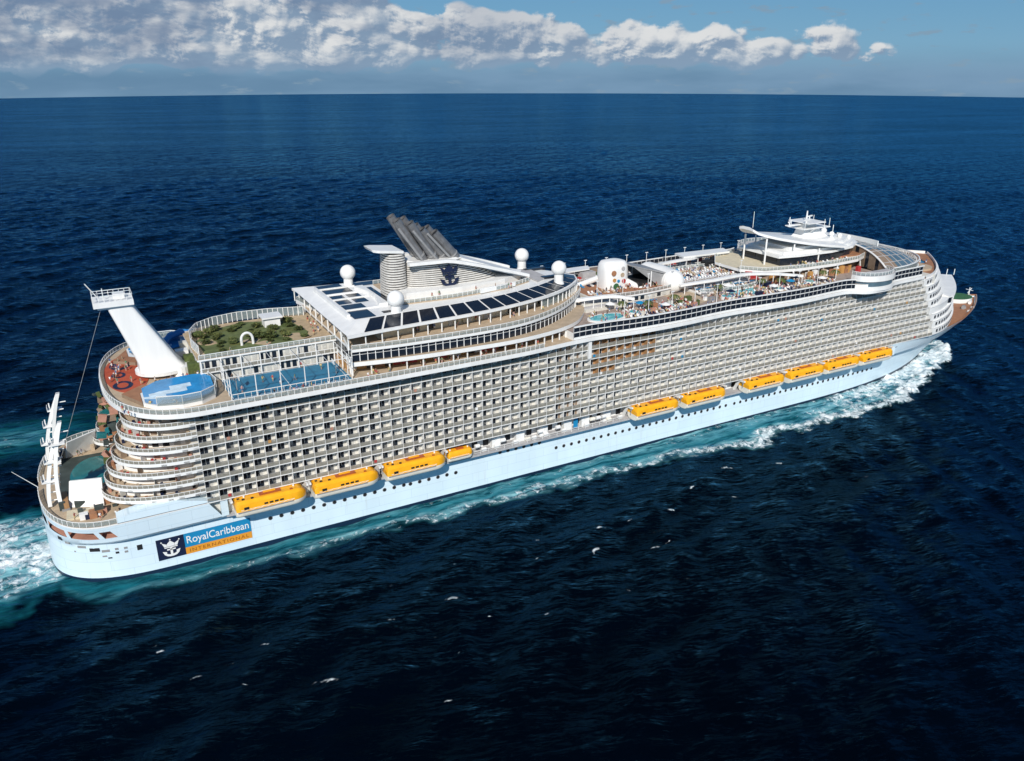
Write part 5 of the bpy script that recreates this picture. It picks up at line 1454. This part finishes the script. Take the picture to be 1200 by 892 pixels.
# ------------------------------------------------------------------ things on deck
def leaf_cloud(mb, cx, cy, cz, rx, rz, n, r, mats, size=.32):
    for _ in range(n):
        v = Vector((r.gauss(0,1), r.gauss(0,1), r.gauss(0,1))).normalized()*(r.random()**.4)
        p = Vector((cx+v.x*rx, cy+v.y*rx, cz+v.z*rz)); a = Vector((r.gauss(0,1), r.gauss(0,1), r.gauss(0,1))).normalized(); b = a.cross(Vector((r.random(), r.random(), 1))).normalized(); s = size*(.6+r.random())
        mb.add([p-a*s, p+b*s*.5, p+a*s, p-b*s*.5], [(0,1,2,3)], r.choice(mats))
def make_garden():
    r = random.Random(77); ZG = 45.75
    protos = []
    for k in range(3):
        t = empty('garden_shrub'); mb = MB(); leaf_cloud(mb, 0, 0, 1.15+.15*k, 1.25, .95, 260, r, ('leaf','leaf','leaf2') if k < 2 else ('leaf2','leaf','leaf2')); mb.build('foliage', t, fix=False)
        mb = MB(); mb.tube([(0,0,0),(.1,.05,.7)], [.12,.06], 'bark', 6); mb.tube([(0,0,.3),(-.4,.2,1.0)], [.07,.03], 'bark', 5); mb.build('stem', t); protos.append(t)
    used = [False]*3; n = 0
    spots = []
    while len(spots) < 34:
        x, y = 36.5+r.random()*25, -9+r.random()*21
        if y > 12.5-abs(x-50)*.3 or (52.5 < x < 59.5 and y > 3.5) or (45 < x < 49.5 and y < -4.5) or any(math.hypot(x-a, y-b) < 2.0 for a, b in spots): continue
        spots.append((x, y))
    for i, (x, y) in enumerate(spots):
        k = i % 3; o = protos[k] if not used[k] else copy_tree(protos[k]); used[k] = True
        o.location = (x, y, ZG); o.rotation_euler.z = r.random()*6.28; s = .5+r.random()*.55; o.scale = (s*1.3, s*1.3, s*.62)
        tag(o, ['dark green round shrub in the roof garden of the ship', 'mid green shrub in the roof garden of the ship', 'yellow green shrub in the roof garden of the ship'][k], 'shrub', 'shrubs in the roof garden')
    # palms on the pool deck
    p = empty('palm_tree'); mb = MB(); mb.tube([(0,0,0),(.1,0,1.6),(.05,.1,3.2)], [.2,.15,.11], 'bark', 7); mb.build('trunk', p)
    mb = MB()
    for i in range(14):
        a = i*2*math.pi/14+.2*r.random(); l = 1.5+r.random()*.5; pts = []
        for q in np.linspace(0, 1, 5): pts.append(Vector((math.cos(a)*l*q, math.sin(a)*l*q, 3.2+.9*q-1.7*q*q)))
        side = Vector((-math.sin(a), math.cos(a), 0))*.24
        for u, v in zip(pts, pts[1:]): mb.add([u-side, u+side, v+side*.8, v-side*.8], [(0,1,2,3)], 'leaf' if i % 3 else 'leaf2')
    mb.build('crown', p, fix=False)
    for i, (x, y) in enumerate(((151,-17.5),(158,-20.5),(169,-19),(189,-16.2),(206,-17.5),(212,-19.5),(232,-19),(236,-20.5),(171,16),(176,18))):
        o = p if i == 0 else copy_tree(p); o.location = (x, y, ZP); o.rotation_euler.z = i*1.3
        tag(o, 'small palm in a pot on the pool deck near the starboard glass' if y < 0 else 'small palm in a pot on the far port side of the pool deck', 'palm', 'palms on the pool deck')
make_garden()

def make_loungers():
    r = random.Random(55)
    protos = {}
    for m, nm in (('white', 'white'), ('logoblue', 'blue'), ('tan', 'tan'), ('navy', 'dark blue')):
        t = empty('sun_lounger'); mb = MB(); mb.box(-1.0,.35,-.34,.34,.30,.40,m); mb.loft([[(.35,-.34,.30),(.35,.34,.30),(.35,.34,.40),(.35,-.34,.40)],[(.95,-.34,.72),(.95,.34,.72),(.90,.34,.82),(.90,-.34,.82)]], m); mb.build('cushion', t)
        mb = MB()
        for x in (-.9, .3):
            for y in (-.3, .3): mb.box(x-.03, x+.03, y-.03, y+.03, 0, .3, 'white')
        mb.build('leg', t); protos[m] = [t, False, nm]
    spots = []
    # rows: (x0, x1, y, z, heading, mats, where)
    def row(x0, x1, y, z, a, mats, where, step=1.15):
        for x in np.arange(x0, x1, step): 
            if r.random() < .9: spots.append((x, y+(r.random()-.5)*.2, z, a+(r.random()-.5)*.2, r.choice(mats), where))
    for k, y in enumerate((3.0, 5.6)): row(181, 211, y+.0, 43.6, 1.57, ('white','white','tan'), 'on the raised deck beyond the pools', 1.1)
    row(183, 210, -3.5, 43.6, 1.57, ('white',), 'on the raised deck beyond the pools', 1.1)
    row(184, 208, -12.2, 42.9, -1.57, ('white','logoblue'), 'on the low terrace above the starboard walk', 1.15)
    for y in (-15.6,): row(186, 194, y, ZP, -1.57, ('white','tan','navy'), 'on the pool deck beside the starboard pools')
    row(203, 224, -23.6, ZP, 1.57, ('tan','navy','white'), 'along the starboard glass of the pool deck')
    row(150, 175, -23.8, ZP, 1.57, ('tan','white','navy'), 'along the starboard glass of the pool deck')
    row(150, 168, -12.0, ZP, -1.57, ('white','logoblue'), 'on the pool deck beside the starboard pools')
    row(40, 66, -28.4, ZD, 0.2, ('tan','white'), 'on the walkway beside the blue court', 2.4)
    row(150, 230, 24.6, ZP, -1.57, ('white','tan','navy'), 'along the far port rail of the pool deck', 1.3)
    for i, (x, y, z, a, m, wh) in enumerate(spots[:285]):
        p = protos[m]; o = p[0] if not p[1] else copy_tree(p[0]); p[1] = True
        o.location = (x, y, z); o.rotation_euler.z = a
        tag(o, '%s sun lounger in a row %s' % (p[2], wh), 'sun lounger', 'sun loungers on the decks')
    for p in protos.values():
        if not p[1]:
            for c in list(p[0].children): bpy.data.objects.remove(c)
            bpy.data.objects.remove(p[0])
make_loungers()

def make_parasols():
    r = random.Random(9)
    pr = {}
    for m, nm in (('white','white'),('logoblue','blue'),('navy','navy')):
        t = empty('parasol'); mb = MB(); mb.tube([(0,0,0),(0,0,2.5)], .05, 'grey', 6); mb.build('pole', t)
        mb = MB(); n = 8; rg = [[(q*math.cos(a), q*math.sin(a), z) for a in np.linspace(0, 2*math.pi, n+1)[:-1]] for q, z in ((1.5,2.02),(1.48,2.10),(.75,2.42),(.04,2.66))]; mb.loft(rg, m); mb.build('canopy', t); pr[m] = [t, False, nm]
    for i, (x, y, m) in enumerate(((149,-14.3,'white'),(157.5,-17.6,'logoblue'),(163,-22.4,'white'),(190,-20.4,'navy'),(194,-14.6,'white'),(206.5,-22,'white'),(216,-20,'logoblue'),(221,-17.2,'navy'),(228,-22.2,'white'))):
        p = pr[m]; o = p[0] if not p[1] else copy_tree(p[0]); p[1] = True; o.location = (x, y, ZP); o.rotation_euler.z = r.random()
        tag(o, '%s octagonal parasol open over the starboard side of the pool deck' % p[2], 'parasol', 'parasols on the pool deck')
make_parasols()

def make_people():
    r = random.Random(99)
    skins = [(.55,.33,.22),(.42,.24,.15),(.20,.11,.07)]
    clothes = {'white': (.75,.75,.73), 'red': (.38,.07,.06), 'blue': (.07,.14,.30), 'black': (.02,.02,.022), 'yellow': (.58,.45,.18), 'pink': (.55,.32,.30), 'green': (.10,.20,.12)}
    mats = {c: pmat('cloth_'+c, v, .8, .1) for c, v in clothes.items()}; sk = [pmat('skin', s, .6, .1) for s in skins]; hair = pmat('hair', (.05,.03,.02), .7, .2)
    poses = {'standing': dict(hip=.92, kl=(.02,.10,.50), kr=(-.02,-.10,.50), fl=(0,.11,.05), fr=(0,-.11,.05), al=(.05,.30,1.12), hl=(.10,.30,.86), ar=(.05,-.30,1.12), hr=(.12,-.28,.86)),
             'walking': dict(hip=.91, kl=(.22,.10,.52), kr=(-.05,-.10,.48), fl=(.32,.10,.06), fr=(-.36,-.10,.12), al=(-.14,.29,1.14), hl=(-.12,.29,.88), ar=(.18,-.28,1.14), hr=(.34,-.26,.98)),
             'leaning': dict(hip=.92, kl=(.05,.12,.50), kr=(0,-.10,.50), fl=(.03,.13,.05), fr=(-.04,-.11,.05), al=(.20,.30,1.20), hl=(.44,.24,1.12), ar=(.20,-.30,1.20), hr=(.44,-.20,1.12))}
    def body(pose, c1, c2, s):
        p = poses[pose]; me = bpy.data.meshes.new('person')
        V = [(0,0,p['hip']), (0,0,1.16), (0,0,1.40), (0,0,1.50), (.02,0,1.60), (.015,0,1.72)]
        V += [(0,.10,p['hip']-.06), p['kl'], p['fl'], (p['fl'][0]+.16, p['fl'][1], .04), (0,-.10,p['hip']-.06), p['kr'], p['fr'], (p['fr'][0]+.16, p['fr'][1], .04)]
        V += [(0,.19,1.38), p['al'], p['hl'], (0,-.19,1.38), p['ar'], p['hr']]
        E = [(0,1),(1,2),(2,3),(3,4),(4,5),(0,6),(6,7),(7,8),(8,9),(0,10),(10,11),(11,12),(12,13),(2,14),(14,15),(15,16),(2,17),(17,18),(18,19)]
        Rd = [.15,.14,.16,.065,.105,.085,.10,.068,.05,.045,.10,.068,.05,.045,.075,.05,.045,.075,.05,.045]
        me.from_pydata(V, E, []); o = bpy.data.objects.new('person', me); COL.objects.link(o)
        md = o.modifiers.new('skin', 'SKIN'); sub = o.modifiers.new('sub', 'SUBSURF'); sub.levels = 1; sub.render_levels = 1
        for i, q in enumerate(Rd): me.skin_vertices[0].data[i].radius = (q, q*(.8 if i < 3 else 1)) if i < 3 else (q, q)
        me.skin_vertices[0].data[0].use_root = True
        bpy.context.view_layer.update(); res = bpy.data.meshes.new_from_object(o.evaluated_get(bpy.context.evaluated_depsgraph_get()))
        bpy.data.objects.remove(o); res.materials.clear()
        for m in (sk[s], mats[c1], mats[c2], hair): res.materials.append(m)
        for f in res.polygons:
            z = f.center.z; ax = abs(f.center.y)
            f.material_index = 3 if z > 1.68 or (z > 1.58 and f.center.x < 0) else 0 if z > 1.46 else 1 if z > .93 and ax < .27 else 2 if z > .52 and ax < .24 else 0
        res.shade_smooth(); return res
    kinds = []
    cl = list(clothes)
    for i in range(15):
        c1 = cl[i % 7]; c2 = cl[(i*3+1) % 7]; ps = list(poses)[i % 3]; kinds.append((body(ps, c1, c2, i % 3), 'person %s in %s top and %s shorts' % (ps, c1, c2)))
    zones = [((148,176,-25.5,-15), ZP, 'by the pool ahead of the lounge', 70), ((185,232,-25.2,-14.5), ZP, 'by the forward pools', 82), ((138,148,-25,-16), ZP, 'around the pool beside the lounge', 16),
             ((150,172,-7.5,-3), 44.3, 'on the terrace by the white pod', 14), ((182,210,-6,2), 43.6, 'among the white loungers', 14), ((17,31,-25,-21), ZD, 'beside the surf pool', 8), ((24,35,-9.5,-5.5), ZD, 'below the white inclined tower', 12), ((38,66,-29.0,-27.3), ZD, 'beside the blue court', 14), ((41,64,-25,-13), ZD+.1, 'on the blue sports court', 8), ((69,118,-26.6,-25.2), ZD, 'on the shop promenade', 14), ((84,128,-20.2,-18.2), 46.5, 'in the lounge under the roof', 16), ((225,250,-14.4,-12), 45.9, 'on the forward gallery', 8)]
    first = set(); n = 0
    for (x0, x1, y0, y1), z, wh, k in zones:
        for _ in range(k):
            me, lab = r.choice(kinds); o = bpy.data.objects.new('person', me); COL.objects.link(o)
            o.location = (x0+(x1-x0)*r.random(), y0+(y1-y0)*r.random(), z); o.rotation_euler.z = r.random()*6.28; s = .94+.12*r.random(); o.scale = (s, s, s)
            tag(o, lab+' '+wh, 'person', 'passengers on the open decks')
make_people()

def make_masses():
    """the rest of the deck furniture and the crowd, too many and too small to tell apart"""
    r = random.Random(123)
    def z_at(zones):
        x0, x1, y0, y1, z = r.choices(zones, [(q[1]-q[0])*(q[3]-q[2]) for q in zones])[0]
        return x0+(x1-x0)*r.random(), y0+(y1-y0)*r.random(), z
    mb = MB()
    rows = [(149,176,y,ZP) for y in (-18.6,-21.2)]+[(187,232,y,ZP) for y in (-20.0,-22.0)]+[(150,200,y,ZP) for y in (14.8,17.4,20.2,22.4)]+[(182,211,y,42.9) for y in (-14.8,12.5,14.8)]+[(181,212,y,43.6) for y in (0.6,-1.6,8.2)]+[(224,252,y,45.9) for y in (-13.6,13.4)]+[(149,158,y,44.3) for y in (-6.5,-3.6,4.8)]+[(276,300,y,ZT-.12) for y in (-9,-5,5,9)]+[(205,213,y,ZP) for y in (-5,-1,3)]+[(71,120,y,49.4+2.2+.3) for y in (-11.9,)][:0]
    for x0, x1, y, z in rows:
        for x in np.arange(x0, x1, 1.2):
            if r.random() < .30: continue
            m = r.choices(('white','tan','navy','logoblue','lightgrey'), (5,3,2,1,2))[0]; yy = y+(r.random()-.5)*.6; xx = x+(r.random()-.5)*.4
            mb.box(xx-.32, xx+.32, yy-.95, yy+.45, z+.02, z+.38, m); mb.loft([[(xx-.32,yy+.45,z+.30),(xx+.32,yy+.45,z+.30),(xx+.32,yy+.45,z+.40),(xx-.32,yy+.45,z+.40)],[(xx-.32,yy+.98,z+.72),(xx+.32,yy+.98,z+.72),(xx+.32,yy+.94,z+.80),(xx-.32,yy+.94,z+.80)]], m)
    o = mb.build('deck_chairs', None, fix=False); tag(o, 'countless white, tan and blue loungers packed over the pool decks', 'deck chairs', None, 'stuff')
    src = [q for q in bpy.data.objects if q.name.split('.')[0] == 'person'][:15]
    zones = [(148,233,-25.2,-14.6,ZP),(148,200,13,24,ZP),(182,212,-13.5,-8,42.9),(150,174,-8,-2,44.3),(180,213,-5,6,43.6),(222,254,-15,-12,45.9),(277,298,-12,10,ZT-.12),(16,24,-8,14,ZD),(24,36,-10,-5.5,ZD),(25,31,7,20,ZD),(37,63,-11.2,-9.8,45.5),(63,66,-10,8,45.5),(70,118,-27.6,-25.4,ZD),(86,124,-11,-9.4,51.9),(12,20,-24,-14,19.3),(1,13,-24,-20,16.66),(3,16,13,22,16.66)]
    V = []; F = []; MI = []; mats = []
    for i in range(380):
        me = r.choice(src).data; x, y, z = z_at(zones); a = r.random()*6.28; s_ = .94+.12*r.random(); c, sn = math.cos(a)*s_, math.sin(a)*s_
        b = len(V); V += [(x+v.co.x*c-v.co.y*sn, y+v.co.x*sn+v.co.y*c, z+v.co.z*s_) for v in me.vertices]
        for p in me.polygons:
            m = me.materials[p.material_index]
            if m not in mats: mats.append(m)
            F.append([b+q for q in p.vertices]); MI.append(mats.index(m))
    me = bpy.data.meshes.new('crowd'); me.from_pydata(V, [], F)
    for m in mats: me.materials.append(m)
    me.polygons.foreach_set('material_index', MI); me.update()
    o = bpy.data.objects.new('crowd', me); COL.objects.link(o); tag(o, 'distant crowd of passengers scattered over the open upper decks', 'crowd', None, 'stuff')
make_masses()
